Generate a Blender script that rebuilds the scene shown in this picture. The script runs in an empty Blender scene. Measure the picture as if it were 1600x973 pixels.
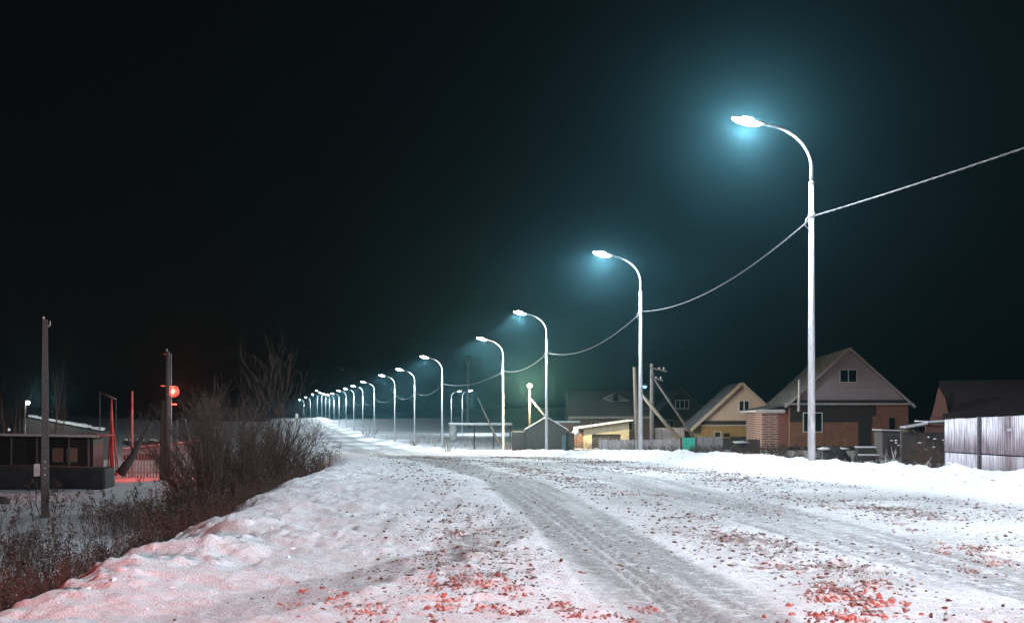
import bpy, math, random
import numpy as np
from mathutils import Vector, Matrix
R = math.radians
random.seed(11)
rng = np.random.default_rng(11)
scn = bpy.context.scene
col = scn.collection

# ------------------------------------------------------------------ camera
EYE = 1.5
F, CX, HY = 1750.0, 800.0, 648.0           # focal length in photo pixels, centre column, horizon row
cam_d = bpy.data.cameras.new('camera'); cam = bpy.data.objects.new('camera', cam_d); col.objects.link(cam)
cam_d.sensor_width = 36.0; cam_d.lens = 36.0 * F / 1600.0
cam_d.shift_y = (HY - 486.5) / 1600.0
cam.location = (0, 0, EYE); cam.rotation_euler = (R(90), 0, 0)
cam_d.clip_start = 0.1; cam_d.clip_end = 3000
scn.camera = cam

# ------------------------------------------------------------------ sky, moon, exposure
w = bpy.data.worlds.new('World'); scn.world = w; w.use_nodes = True
wn = w.node_tree.nodes; wl = w.node_tree.links
for n in list(wn): wn.remove(n)
wo = wn.new('ShaderNodeOutputWorld')
sky = wn.new('ShaderNodeTexSky'); sky.sky_type = 'NISHITA'; sky.sun_disc = False
sky.sun_elevation = R(-4.0); sky.sun_rotation = R(-65); sky.altitude = 200
b1 = wn.new('ShaderNodeBackground'); b1.inputs['Strength'].default_value = 0.012
b2 = wn.new('ShaderNodeBackground'); b2.inputs['Color'].default_value = (0.45, 0.62, 0.75, 1); b2.inputs['Strength'].default_value = 0.0040
ad = wn.new('ShaderNodeAddShader')
wl.new(sky.outputs[0], b1.inputs['Color']); wl.new(b1.outputs[0], ad.inputs[0]); wl.new(b2.outputs[0], ad.inputs[1]); wl.new(ad.outputs[0], wo.inputs['Surface'])
ml = bpy.data.lights.new('moon', 'SUN'); ml.energy = 0.006; ml.angle = R(0.5); ml.color = (0.8, 0.9, 1.0)
mo = bpy.data.objects.new('moon', ml); mo.rotation_euler = (R(50), 0, R(35)); col.objects.link(mo)
scn.view_settings.view_transform = 'Standard'; scn.view_settings.look = 'None'
scn.view_settings.gamma = 1; scn.view_settings.exposure = 0.0
scn.view_settings.use_curve_mapping = False
c = scn.cycles
c.use_denoising = True; c.use_light_tree = True
c.max_bounces = 5; c.diffuse_bounces = 2; c.glossy_bounces = 2; c.transmission_bounces = 3; c.volume_bounces = 0
c.transparent_max_bounces = 8; c.caustics_reflective = False; c.caustics_refractive = False
c.sample_clamp_indirect = 3.0

LAMP_COL = (0.78, 0.92, 1.0)
LAMP_W = 7600.0
WARM_W = 7500.0
RED_W = 1300.0
TAIL_W = 5400.0
HAZE_DENSITY = 0.00036
HAZE_COL = (0.27, 0.74, 0.90)

# ------------------------------------------------------------------ helpers
def at(px, py, d): return Vector(((px - CX) / F * d, d, EYE - (py - HY) / F * d))
def X(px, d): return (px - CX) / F * d
def Z(py, d): return EYE - (py - HY) / F * d

def tag(o, label=None, cat=None, group=None, kind=None):
    if label: o['label'] = label
    if cat: o['category'] = cat
    if group: o['group'] = group
    if kind: o['kind'] = kind
    return o

def empty(name, loc, rz=0, label=None, cat=None, group=None):
    o = bpy.data.objects.new(name, None); o.empty_display_size = 0.3
    col.objects.link(o); o.location = loc; o.rotation_euler = (0, 0, rz)
    return tag(o, label, cat, group)

class MB:
    def __init__(s): s.v = []; s.f = []; s.m = []; s.sm = []
    def add(s, vs, fs, mi=0, smooth=False):
        b = len(s.v); s.v.extend([tuple(v) for v in vs])
        for f in fs: s.f.append(tuple(i + b for i in f)); s.m.append(mi); s.sm.append(smooth)
        return s
    def box(s, c, size, rot=None, mi=0):
        hx, hy, hz = size[0] / 2, size[1] / 2, size[2] / 2
        vs = [Vector((x, y, z)) for x in (-hx, hx) for y in (-hy, hy) for z in (-hz, hz)]
        if rot is not None: vs = [rot @ v for v in vs]
        c = Vector(c); vs = [v + c for v in vs]
        return s.add(vs, [(0, 1, 3, 2), (4, 6, 7, 5), (0, 4, 5, 1), (2, 3, 7, 6), (0, 2, 6, 4), (1, 5, 7, 3)], mi)
    def span(s, a, b, mi=0):
        a = Vector(a); b = Vector(b)
        return s.box((a + b) / 2, [abs(b[i] - a[i]) for i in range(3)], mi=mi)
    def tube(s, pts, rad, n=8, mi=0, cap=True, smooth=True):
        pts = [Vector(p) for p in pts]
        if not hasattr(rad, '__len__'): rad = [rad] * len(pts)
        vs = []; u = None
        for i, p in enumerate(pts):
            t = (pts[min(i + 1, len(pts) - 1)] - pts[max(i - 1, 0)])
            if t.length < 1e-9: t = Vector((0, 0, 1))
            t.normalize()
            if u is None:
                u = t.orthogonal().normalized()
            else:
                u = (u - t * u.dot(t))
                u = u.normalized() if u.length > 1e-6 else t.orthogonal().normalized()
            w_ = t.cross(u)
            for k in range(n):
                a = 2 * math.pi * k / n
                vs.append(p + (u * math.cos(a) + w_ * math.sin(a)) * rad[i])
        fs = []
        for i in range(len(pts) - 1):
            for k in range(n):
                k2 = (k + 1) % n
                fs.append((i * n + k, i * n + k2, (i + 1) * n + k2, (i + 1) * n + k))
        s.add(vs, fs, mi, smooth)
        if cap:
            b = len(s.v) - len(vs)
            s.f.append(tuple(b + k for k in range(n - 1, -1, -1))); s.m.append(mi); s.sm.append(False)
            s.f.append(tuple(b + (len(pts) - 1) * n + k for k in range(n))); s.m.append(mi); s.sm.append(False)
        return s
    def beam(s, a, b, wd, ht, mi=0):
        a = Vector(a); b = Vector(b); d = b - a; L = d.length; d.normalize()
        up = Vector((0, 0, 1)) if abs(d.z) < 0.95 else Vector((1, 0, 0))
        sx = d.cross(up).normalized(); uz = sx.cross(d)
        rot = Matrix((sx, d, uz)).transposed()
        return s.box((a + b) / 2, (wd, L, ht), rot, mi)
    def prism(s, poly, y0, y1, mi=0):
        """polygon in x,z extruded along y"""
        n = len(poly)
        vs = [Vector((p[0], y0, p[1])) for p in poly] + [Vector((p[0], y1, p[1])) for p in poly]
        fs = [tuple(range(n)), tuple(range(2 * n - 1, n - 1, -1))]
        for k in range(n): fs.append((k, k + n, (k + 1) % n + n, (k + 1) % n))
        return s.add(vs, fs, mi)
    def blob(s, c, r, seed=0, mi=0, nz=7, na=10, rough=0.22):
        rr = random.Random(seed); c = Vector(c); vs = []; fs = []
        for i in range(nz + 1):
            th = math.pi * i / nz
            for k in range(na):
                a = 2 * math.pi * k / na; q = 1 + rr.uniform(-rough, rough)
                vs.append(c + Vector((r[0] * math.sin(th) * math.cos(a) * q, r[1] * math.sin(th) * math.sin(a) * q, r[2] * math.cos(th) * (1 + rr.uniform(-rough, rough) * .5))))
        for i in range(nz):
            for k in range(na):
                fs.append((i * na + k, (i + 1) * na + k, (i + 1) * na + (k + 1) % na, i * na + (k + 1) % na))
        return s.add(vs, fs, mi, True)
    def build(s, name, mats, parent=None, label=None, bevel=0.0):
        me = bpy.data.meshes.new(name); me.from_pydata(s.v, [], s.f)
        if not isinstance(mats, (list, tuple)): mats = [mats]
        for m in mats: me.materials.append(m)
        me.polygons.foreach_set('material_index', s.m); me.polygons.foreach_set('use_smooth', s.sm)
        me.validate(); me.update()
        o = bpy.data.objects.new(name, me); col.objects.link(o)
        if parent: o.parent = parent
        if label: o['label'] = label
        if bevel:
            b = o.modifiers.new('bevel', 'BEVEL'); b.width = bevel; b.segments = 2; b.limit_method = 'ANGLE'
        return o

def nmesh(name, V, FC, mats, mi=None, smooth=False, parent=None):
    """mesh from numpy arrays, all faces of the same size"""
    me = bpy.data.meshes.new(name); k = FC.shape[1]
    me.vertices.add(len(V)); me.vertices.foreach_set('co', V.astype(np.float32).ravel())
    me.loops.add(FC.size); me.loops.foreach_set('vertex_index', FC.astype(np.int32).ravel())
    me.polygons.add(len(FC)); me.polygons.foreach_set('loop_start', np.arange(0, FC.size, k, dtype=np.int32))
    me.polygons.foreach_set('loop_total', np.full(len(FC), k, np.int32))
    for m in mats: me.materials.append(m)
    if mi is not None: me.polygons.foreach_set('material_index', mi.astype(np.int32))
    me.polygons.foreach_set('use_smooth', np.full(len(FC), smooth))
    me.update(calc_edges=True); me.validate()
    o = bpy.data.objects.new(name, me); col.objects.link(o)
    if parent: o.parent = parent
    return o

def scatter(tv, tf, pos, sc, rz, tilt=None):
    """copies of a template in one array: pos (N,3), sc (N,3), rz (N)"""
    N = len(pos); c_, s_ = np.cos(rz), np.sin(rz)
    V = tv[None] * sc[:, None, :]
    if tilt is not None:
        tx, ty = tilt[:, 0:1], tilt[:, 1:2]
        V = np.stack([V[..., 0] + tx * V[..., 2], V[..., 1] + ty * V[..., 2], V[..., 2]], -1)
    x = V[..., 0] * c_[:, None] - V[..., 1] * s_[:, None]; y = V[..., 0] * s_[:, None] + V[..., 1] * c_[:, None]
    V = np.stack([x, y, V[..., 2]], -1) + pos[:, None, :]
    FC = tf[None] + (np.arange(N) * len(tv))[:, None, None]
    return V.reshape(-1, 3), FC.reshape(-1, tf.shape[1])

# ------------------------------------------------------------------ materials
def mat(name, col1, col2=None, rough=0.7, scale=6.0, bump=0.15, bscale=None, metal=0.0, stretch=(1, 1, 1), contrast=(0.35, 0.65), bdist=0.02):
    m = bpy.data.materials.new(name); m.use_nodes = True
    n = m.node_tree.nodes; l = m.node_tree.links; p = n['Principled BSDF']
    p.inputs['Roughness'].default_value = rough; p.inputs['Metallic'].default_value = metal
    tc = n.new('ShaderNodeTexCoord'); mp = n.new('ShaderNodeMapping'); mp.inputs['Scale'].default_value = stretch
    l.new(tc.outputs['Object'], mp.inputs['Vector'])
    t = n.new('ShaderNodeTexNoise'); t.inputs['Scale'].default_value = scale; t.inputs['Detail'].default_value = 6; t.inputs['Roughness'].default_value = 0.62
    l.new(mp.outputs[0], t.inputs['Vector'])
    r = n.new('ShaderNodeValToRGB'); r.color_ramp.elements[0].position = contrast[0]; r.color_ramp.elements[1].position = contrast[1]
    c2 = col2 or tuple(x * 0.7 for x in col1)
    r.color_ramp.elements[0].color = (*c2, 1); r.color_ramp.elements[1].color = (*col1, 1)
    l.new(t.outputs['Fac'], r.inputs[0]); l.new(r.outputs[0], p.inputs['Base Color'])
    if bump:
        t2 = n.new('ShaderNodeTexNoise'); t2.inputs['Scale'].default_value = bscale or scale * 3; t2.inputs['Detail'].default_value = 5
        l.new(mp.outputs[0], t2.inputs['Vector'])
        b = n.new('ShaderNodeBump'); b.inputs['Strength'].default_value = bump; b.inputs['Distance'].default_value = bdist
        l.new(t2.outputs['Fac'], b.inputs['Height']); l.new(b.outputs[0], p.inputs['Normal'])
    return m

def emit(name, colr, strength, sampled=False):
    m = bpy.data.materials.new(name); m.use_nodes = True
    n = m.node_tree.nodes; p = n['Principled BSDF']
    p.inputs['Base Color'].default_value = (*[min(1, x) * 0.8 for x in colr], 1)
    p.inputs['Emission Color'].default_value = (*colr, 1); p.inputs['Emission Strength'].default_value = strength
    if not sampled: m.cycles.emission_sampling = 'NONE'
    return m

def brick(name, c1, c2, mortar, sc=1.0, bw=0.5, rh=0.25, ms=0.02):
    m = mat(name, c1)
    n = m.node_tree.nodes; l = m.node_tree.links; p = n['Principled BSDF']
    tc = n.new('ShaderNodeTexCoord'); sp = n.new('ShaderNodeSeparateXYZ'); cb = n.new('ShaderNodeCombineXYZ')
    a = n.new('ShaderNodeMath'); a.operation = 'ADD'
    l.new(tc.outputs['Object'], sp.inputs[0]); l.new(sp.outputs['X'], a.inputs[0]); l.new(sp.outputs['Y'], a.inputs[1])
    l.new(a.outputs[0], cb.inputs['X']); l.new(sp.outputs['Z'], cb.inputs['Y'])
    b = n.new('ShaderNodeTexBrick'); b.inputs['Scale'].default_value = sc
    b.inputs['Color1'].default_value = (*c1, 1); b.inputs['Color2'].default_value = (*c2, 1); b.inputs['Mortar'].default_value = (*mortar, 1)
    b.inputs['Brick Width'].default_value = bw; b.inputs['Row Height'].default_value = rh; b.inputs['Mortar Size'].default_value = ms
    l.new(cb.outputs[0], b.inputs['Vector']); l.new(b.outputs['Color'], p.inputs['Base Color'])
    return m

def stripes(name, c1, c2, width, axis='X', rough=0.7, jitter=0.25, groove=0.3):
    """boards or corrugations: base colour differs per board, groove as bump"""
    m = bpy.data.materials.new(name); m.use_nodes = True
    n = m.node_tree.nodes; l = m.node_tree.links; p = n['Principled BSDF']; p.inputs['Roughness'].default_value = rough
    tc = n.new('ShaderNodeTexCoord'); sp = n.new('ShaderNodeSeparateXYZ'); l.new(tc.outputs['Object'], sp.inputs[0])
    dv = n.new('ShaderNodeMath'); dv.operation = 'DIVIDE'; dv.inputs[1].default_value = width
    if axis == 'H':
        ad_ = n.new('ShaderNodeMath'); ad_.operation = 'ADD'; l.new(sp.outputs['X'], ad_.inputs[0]); l.new(sp.outputs['Y'], ad_.inputs[1]); l.new(ad_.outputs[0], dv.inputs[0])
    else: l.new(sp.outputs[axis], dv.inputs[0])
    fl = n.new('ShaderNodeMath'); fl.operation = 'FLOOR'; l.new(dv.outputs[0], fl.inputs[0])
    wn_ = n.new('ShaderNodeTexWhiteNoise'); wn_.noise_dimensions = '1D'; l.new(fl.outputs[0], wn_.inputs['W'])
    t = n.new('ShaderNodeTexNoise'); t.inputs['Scale'].default_value = 5; t.inputs['Detail'].default_value = 5; l.new(tc.outputs['Object'], t.inputs['Vector'])
    mx = n.new('ShaderNodeMath'); mx.operation = 'MULTIPLY_ADD'; mx.inputs[1].default_value = jitter * 2; l.new(wn_.outputs['Value'], mx.inputs[0]); l.new(t.outputs['Fac'], mx.inputs[2])
    sb = n.new('ShaderNodeMath'); sb.operation = 'SUBTRACT'; sb.inputs[1].default_value = jitter; l.new(mx.outputs[0], sb.inputs[0]); sb.use_clamp = True
    r = n.new('ShaderNodeMix'); r.data_type = 'RGBA'; r.inputs['A'].default_value = (*c2, 1); r.inputs['B'].default_value = (*c1, 1)
    l.new(sb.outputs[0], r.inputs['Factor']); l.new(r.outputs['Result'], p.inputs['Base Color'])
    fr = n.new('ShaderNodeMath'); fr.operation = 'PINGPONG'; fr.inputs[1].default_value = 0.5; l.new(dv.outputs[0], fr.inputs[0])
    b = n.new('ShaderNodeBump'); b.inputs['Strength'].default_value = groove; b.inputs['Distance'].default_value = 0.03
    l.new(fr.outputs[0], b.inputs['Height']); l.new(b.outputs[0], p.inputs['Normal'])
    return m

M = {}
M['galv'] = mat('galvanised_steel', (0.58, 0.60, 0.62), (0.34, 0.36, 0.38), rough=0.5, scale=4, stretch=(3, 3, .5), bump=0.05, metal=0.25)
M['housing'] = mat('lamp_housing', (0.55, 0.57, 0.60), (0.45, 0.47, 0.5), rough=0.5, scale=8, bump=0)
M['lens'] = emit('lit_lamp_lens', (0.82, 0.95, 1.0), 30)
M['dimlens'] = emit('dim_lamp_lens', (0.35, 0.75, 1.0), 1.2)
M['warm'] = emit('lit_warm_lens', (1.0, 0.74, 0.38), 9)
M['redlens'] = emit('lit_red_lens', (1.0, 0.05, 0.035), 2.6)
M['cable'] = mat('cable_rubber', (0.18, 0.19, 0.20), (0.12, 0.12, 0.13), rough=0.6, scale=20, bump=0)
M['dark'] = mat('dark_steel', (0.05, 0.05, 0.055), rough=0.6, scale=10, bump=0.1)
M['wood_old'] = mat('weathered_wood', (0.30, 0.27, 0.24), (0.17, 0.15, 0.13), rough=0.85, scale=5, stretch=(6, 6, 0.5), bump=0.4)
M['wood_pole'] = mat('pole_wood', (0.36, 0.30, 0.22), (0.20, 0.16, 0.12), rough=0.85, scale=5, stretch=(6, 6, 0.4), bump=0.4)
M['wood_dark'] = mat('dark_wood', (0.085, 0.075, 0.07), (0.045, 0.04, 0.04), rough=0.9, scale=5, stretch=(6, 6, 0.5), bump=0.4)
M['concrete'] = mat('pole_concrete', (0.13, 0.125, 0.12), (0.07, 0.068, 0.065), rough=0.9, scale=14, bump=0.3)
M['fence'] = stripes('grey_board_fence', (0.42, 0.39, 0.40), (0.22, 0.20, 0.21), 0.11, 'X', jitter=0.35)
M['slate'] = mat('corrugated_sheet', (0.60, 0.59, 0.64), (0.22, 0.205, 0.24), rough=0.6, scale=3.2, stretch=(12, 12, 0.5), bump=0.15, contrast=(0.36, 0.6))
M['green'] = mat('green_gate_paint', (0.015, 0.42, 0.30), (0.012, 0.34, 0.25), rough=0.45, scale=3, bump=0.05)
M['snowcap'] = mat('snow_on_roofs', (0.80, 0.82, 0.85), (0.70, 0.72, 0.76), rough=0.7, scale=4, bump=0.5, bscale=9, bdist=0.05)
M['cream'] = stripes('cream_siding', (0.62, 0.50, 0.42), (0.55, 0.44, 0.37), 0.9, 'X', jitter=0.08, groove=0.15)
M['ochre'] = stripes('ochre_boards', (0.36, 0.24, 0.09), (0.28, 0.18, 0.07), 0.14, 'X', jitter=0.2)
M['garagewall'] = mat('cream_plaster', (0.60, 0.53, 0.38), (0.48, 0.42, 0.30), rough=0.85, scale=2.5, bump=0.2)
M['pink'] = stripes('pinkish_grey_siding', (0.45, 0.385, 0.385), (0.37, 0.31, 0.315), 0.24, 'Z', jitter=0.12, groove=0.5)
M['orange'] = mat('orange_clay_wall', (0.27, 0.145, 0.09), (0.19, 0.095, 0.06), rough=0.9, scale=2, bump=0.15)
M['brickred'] = brick('red_brick_wall', (0.30, 0.11, 0.08), (0.19, 0.07, 0.055), (0.46, 0.39, 0.37), 1.0, 0.9, 0.19, 0.04)
M['brickdark'] = brick('brown_brick_wall', (0.26, 0.10, 0.07), (0.20, 0.08, 0.06), (0.24, 0.15, 0.12), 1.0, 0.30, 0.10, 0.012)
M['brickold'] = brick('old_brown_brick', (0.22, 0.11, 0.07), (0.15, 0.08, 0.06), (0.22, 0.17, 0.14), 1.0, 0.30, 0.10, 0.012)
M['roof'] = stripes('ribbed_metal_roof', (0.17, 0.15, 0.15), (0.11, 0.10, 0.10), 0.4, 'Y', jitter=0.3, groove=0.7, rough=0.6)
M['roofx'] = stripes('brown_sheet_roof', (0.15, 0.13, 0.13), (0.12, 0.10, 0.10), 0.35, 'X', jitter=0.15, groove=0.6, rough=0.6)
M['frost'] = mat('frosted_metal_roof', (0.40, 0.42, 0.45), (0.085, 0.082, 0.088), rough=0.7, scale=2.6, stretch=(0.7, 3.5, 0.7), bump=0.3, contrast=(0.48, 0.66))
M['trim'] = mat('white_trim', (0.66, 0.66, 0.66), (0.55, 0.55, 0.56), rough=0.6, scale=7, bump=0.1)
M['beige'] = mat('beige_trim', (0.50, 0.44, 0.36), (0.42, 0.37, 0.30), rough=0.6, scale=7, bump=0.1)
M['black'] = mat('black_paint', (0.03, 0.03, 0.032), rough=0.7, scale=6, bump=0.1)
M['glass'] = mat('dark_window_glass', (0.012, 0.02, 0.02), (0.01, 0.016, 0.016), rough=0.08, scale=2, bump=0)
M['redlit'] = mat('red_lit_steel', (0.55, 0.10, 0.07), (0.40, 0.07, 0.05), rough=0.6, scale=6, bump=0.1)  # red lamplight on the mast, put into the base colour
M['palemetal'] = mat('pale_painted_steel', (0.50, 0.48, 0.46), (0.36, 0.34, 0.33), rough=0.6, scale=6, bump=0.1)
M['bark'] = mat('shrub_bark', (0.125, 0.08, 0.064), (0.05, 0.036, 0.03), rough=0.9, scale=8, bump=0.3)
M['barkpale'] = mat('pale_dry_stem', (0.32, 0.26, 0.21), (0.16, 0.125, 0.10), rough=0.9, scale=8, bump=0)
M['weed'] = mat('dry_weed', (0.085, 0.055, 0.042), (0.035, 0.025, 0.02), rough=0.9, scale=1.3, bump=0)
M['tarp'] = mat('black_tarpaulin', (0.028, 0.03, 0.034), (0.016, 0.016, 0.018), rough=0.8, scale=3, bump=0.5)
M['stonepale'] = mat('pale_stone', (0.35, 0.35, 0.36), (0.2, 0.2, 0.2), rough=0.9, scale=3, bump=0.4)
M['clod'] = mat('frozen_dirt', (0.20, 0.145, 0.125), (0.085, 0.06, 0.05), rough=0.95, scale=4, bump=0.4, bscale=40, bdist=0.01)
M['snowclod'] = mat('snow_lump', (0.40, 0.33, 0.31), (0.12, 0.09, 0.085), rough=0.8, scale=3, bump=0.4, bscale=40, bdist=0.01, contrast=(0.38, 0.55))

# ground: snow whose wear, sand and packed wheel tracks follow the vertex attributes 'pack' and 'dirt'
def ground_material(name):
    m = bpy.data.materials.new(name); m.use_nodes = True
    n = m.node_tree.nodes; l = m.node_tree.links; p = n['Principled BSDF']
    def N(t, **k):
        q = n.new(t)
        for a, b in k.items(): setattr(q, a, b)
        return q
    def math_(op, a, b=None, clamp=False):
        q = N('ShaderNodeMath', operation=op, use_clamp=clamp)
        for i, s in enumerate((a, b)):
            if s is None: continue
            if isinstance(s, (int, float)): q.inputs[i].default_value = s
            else: l.new(s, q.inputs[i])
        return q.outputs[0]
    def noise(scale, detail=5, rough=0.6):
        q = N('ShaderNodeTexNoise'); q.inputs['Scale'].default_value = scale; q.inputs['Detail'].default_value = detail; q.inputs['Roughness'].default_value = rough
        l.new(tc.outputs['Object'], q.inputs['Vector']); return q.outputs['Fac']
    def ramp(s, a, b):
        q = N('ShaderNodeMapRange'); q.inputs['From Min'].default_value = a; q.inputs['From Max'].default_value = b; q.clamp = True
        l.new(s, q.inputs['Value']); return q.outputs[0]
    def mix(f, a, b):
        q = N('ShaderNodeMix', data_type='RGBA')
        l.new(f, q.inputs['Factor'])
        for k, s in (('A', a), ('B', b)):
            if isinstance(s, tuple): q.inputs[k].default_value = (*s, 1)
            else: l.new(s, q.inputs[k])
        return q.outputs['Result']
    tc = N('ShaderNodeTexCoord')
    ap = N('ShaderNodeAttribute', attribute_name='pack'); adt = N('ShaderNodeAttribute', attribute_name='dirt')
    pk, dt = ap.outputs['Fac'], adt.outputs['Fac']
    fine = noise(38, 4, 0.75); mid = noise(7, 5, 0.65); big = noise(0.9, 4)
    # sandy grain on the packed snow
    grain = ramp(fine, 0.40, 0.62)
    snow = mix(big, (0.80, 0.80, 0.83), (0.70, 0.69, 0.72))
    packed = mix(grain, (0.12, 0.118, 0.124), (0.33, 0.32, 0.32))
    f1 = math_('MULTIPLY', pk, ramp(mid, 0.15, 0.5), True)
    c1 = mix(math_('MULTIPLY', f1, 1.0, True), snow, packed)
    # dirt flecks: threshold falls where 'dirt' is high
    thr = math_('SUBTRACT', math_('ADD', math_('MULTIPLY', mid, 0.50), math_('MULTIPLY', noise(70, 4, 0.8), 0.60)), math_('MULTIPLY', math_('SUBTRACT', 1.0, dt), 0.30))
    fl = ramp(thr, 0.47, 0.55)
    fl = math_('MULTIPLY', fl, ramp(dt, 0.02, 0.3))
    c2 = mix(math_('MULTIPLY', fl, 0.85), c1, (0.13, 0.095, 0.082))
    l.new(c2, p.inputs['Base Color'])
    p.inputs['Roughness'].default_value = 0.75
    vf = noise(95, 3, 0.7)
    hb = math_('ADD', math_('ADD', math_('MULTIPLY', mid, 0.6), math_('MULTIPLY', fine, 0.5)), math_('MULTIPLY', vf, 0.22))
    b = N('ShaderNodeBump'); b.inputs['Strength'].default_value = 0.9; b.inputs['Distance'].default_value = 0.075
    l.new(hb, b.inputs['Height']); l.new(b.outputs[0], p.inputs['Normal'])
    return m
M['ground'] = ground_material('snow_ground'); M['road'] = ground_material('snowy_road')

# ------------------------------------------------------------------ terrain
# street lamps: pixel column, distance, pixel row of the head
LAMPS = [(1268, 30.3, 197), (1001, 50.3, 402), (854, 72.4, 492), (786, 89.7, 532), (691, 108, 560), (648, 129, 579),
         (617, 151, 588), (585, 177, 598), (567, 207, 604), (553, 235, 608), (541, 262, 611), (530, 290, 615), (522, 318, 617),
         (515, 345, 616), (509, 365, 614), (503, 385, 611), (496, 408, 616), (485, 434, 621), (475, 462, 625)]
HEAD_H = 9.1
lamp_pts = [(12.4, 10.5, 0.15)] + [(X(px, d), d, Z(py, d) - HEAD_H) for px, d, py in LAMPS]
lp_y = np.array([-60] + [p[1] for p in lamp_pts] + [920.0]); lp_x = np.array([30.0] + [p[0] for p in lamp_pts] + [-230.0])
def xp(y): return np.interp(y, lp_y, lp_x)
def itp(y, tab): a = np.array(tab, float); return np.interp(y, a[:, 0], a[:, 1])
ROADZ = [(-40, 0), (26, 0), (38, -.14), (50, -.45), (72, -1.1), (90, -1.6), (108, -2.0), (129, -2.3), (177, -2.5), (207, -2.35), (262, -2.05), (300, -2.0), (325, -1.7), (345, -1.1), (372, -.35), (400, -.15), (430, -.4), (480, -1.2), (920, -4)]
RIGHTZ = [(-40, 0), (8, -.3), (25, -.7), (40, -1.0), (90, -1.25), (115, -2.1), (150, -2.5), (250, -2.6), (330, -1.6), (400, -.9), (550, -.5), (920, .5)]
LEFTZ = [(-40, -1.8), (40, -2.05), (120, -2.3), (280, -2.5), (330, -2.0), (400, -1.2), (600, -.6), (920, .3)]
WID = [(-40, 18.4), (8, 16.7), (11, 16.05), (14, 15.4), (20, 14.6), (30, 13.1), (50, 13.1), (72, 13), (100, 13), (180, 14), (300, 15), (400, 15), (920, 15)]

def vnoise(x, y, cell, seed):
    r = np.random.default_rng(seed); T = r.random((256, 256))
    fx, fy = x / cell + 1000.3, y / cell + 1000.7
    ix, iy = np.floor(fx).astype(int), np.floor(fy).astype(int); tx, ty = fx - ix, fy - iy
    tx = tx * tx * (3 - 2 * tx); ty = ty * ty * (3 - 2 * ty)
    g = lambda a, b: T[a & 255, b & 255]
    return (g(ix, iy) * (1 - tx) + g(ix + 1, iy) * tx) * (1 - ty) + (g(ix, iy + 1) * (1 - tx) + g(ix + 1, iy + 1) * tx) * ty - 0.5
def sm(t): t = np.clip(t, 0, 1); return t * t * (3 - 2 * t)

TRA = [(-5, 2.6), (4, 2.0), (7.5, 1.55), (13, 1.1), (18, .72), (25.7, .0), (39, -2.3), (55, -5.4), (80, -11), (129, -18), (177, -28.5), (262, -45.5), (345, -63), (462, -93)]
TRB = [(-5, 6), (5, 5.3), (10, 4.75), (14.4, 4.1), (20, 3.5), (25.7, 2.9), (39, .9), (55, -2.0), (80, -7), (129, -14), (177, -25), (262, -42), (345, -60), (462, -90)]
TRC = [(4, -4.2), (7, -2.9), (9, -1.95), (11.8, -.75), (15, .05), (18.5, .52), (24, .6), (30, .2)]
def gauss(d, s): return np.exp(-(d / s) ** 2)
def band(d, s): return 1 - sm((np.abs(d) - s * .75) / (s * .55))

def pack_dirt(x, y):
    wob = vnoise(x, y, 3, 5) * .3
    a = band(x - itp(y, TRA) + wob * .3, 0.62 + np.clip(y, 0, 60) * .004); b = band(x - itp(y, TRB) + wob * .5, 0.75 + np.clip(y, 0, 60) * .006)
    c_ = band(x - itp(y, TRC) + wob * .2, 0.42) * (y < 32) * .75
    nz = .5 + vnoise(x, y, 1.1, 8)
    xl, xr = xp(y) - itp(y, WID), xp(y) - 1.6
    inside = sm((x - xl) / 2.5) * sm((xr - x) / 1.2)
    # faint old tracks over the whole carriageway
    old = (.5 + .5 * np.sin((x - itp(y, TRB)) * 2.6 + vnoise(x, y, 5, 77) * 3)) * sm((x - itp(y, TRC) - .2) / 2.5)
    u = x - itp(y, TRA)
    streak = .5 + vnoise(u * 9, y * .35, 1.0, 91) * .9 + vnoise(u * 22, y * .5, 1.0, 92) * .5
    pk = np.maximum.reduce([a * (.72 + .5 * streak), b * (.68 + .5 * streak), c_ * (.7 + .5 * streak)]) * inside
    pk = np.maximum(pk, a * inside * (gauss(u + .10, .03) + gauss(u + .21, .03) + gauss(u - .02, .025)) * 1.3)
    pk = np.maximum(pk, old * inside * (.22 + .35 * nz) * .9)
    pk = np.maximum(pk, inside * (.38 + .5 * nz) * (.45 + .55 * sm((x - itp(y, TRA)) / 1.5)))
    pk = np.maximum(pk, inside * sm((y - 34) / 25) * np.clip(.28 + .9 * vnoise(u * 2.2, y * .12, 1.0, 93) + .5 * vnoise(x, y, 2.5, 94), 0, 1))
    # dirt thrown between the tracks, in ragged drifts
    between = (gauss(x - (itp(y, TRA) + itp(y, TRB)) / 2 - .1, 1.0) * .95 + gauss(x - itp(y, TRB) - 2.1, 1.1) * 1.0 + gauss(x - itp(y, TRB) - 4.2, 1.0) * .65
               + gauss(x - (itp(y, TRA) - 1.55), .8) * .55 * (y < 40) + gauss(x - itp(y, TRC) - .1, 2.2) * .34 * (y < 26))
    patch = sm((vnoise(x, y, 2.3, 21) + .18) * 3) * .65 + sm((vnoise(x, y, .7, 22) + .05) * 3) * .35
    dirt = between * (.25 + .75 * patch) * (1 - np.maximum(a, b) * .82) * inside
    dirt = np.maximum(dirt, inside * .26 * (.2 + patch))
    # two longitudinal streaks of spilled earth near the crest, on the far side too
    dirt = np.maximum(dirt, gauss(x - (itp(y, TRA) + 1.0 + .3 * np.sin(y * .13)), .5) * sm((y - 36) / 8) * .9 * inside)
    dirt = np.maximum(dirt, inside * sm((y - 45) / 30) * np.clip(.30 + 1.4 * vnoise(u * 1.6, y * .10, 1.0, 95) + .4 * patch, 0, 1))
    return pk, np.clip(dirt, 0, 1)

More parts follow.
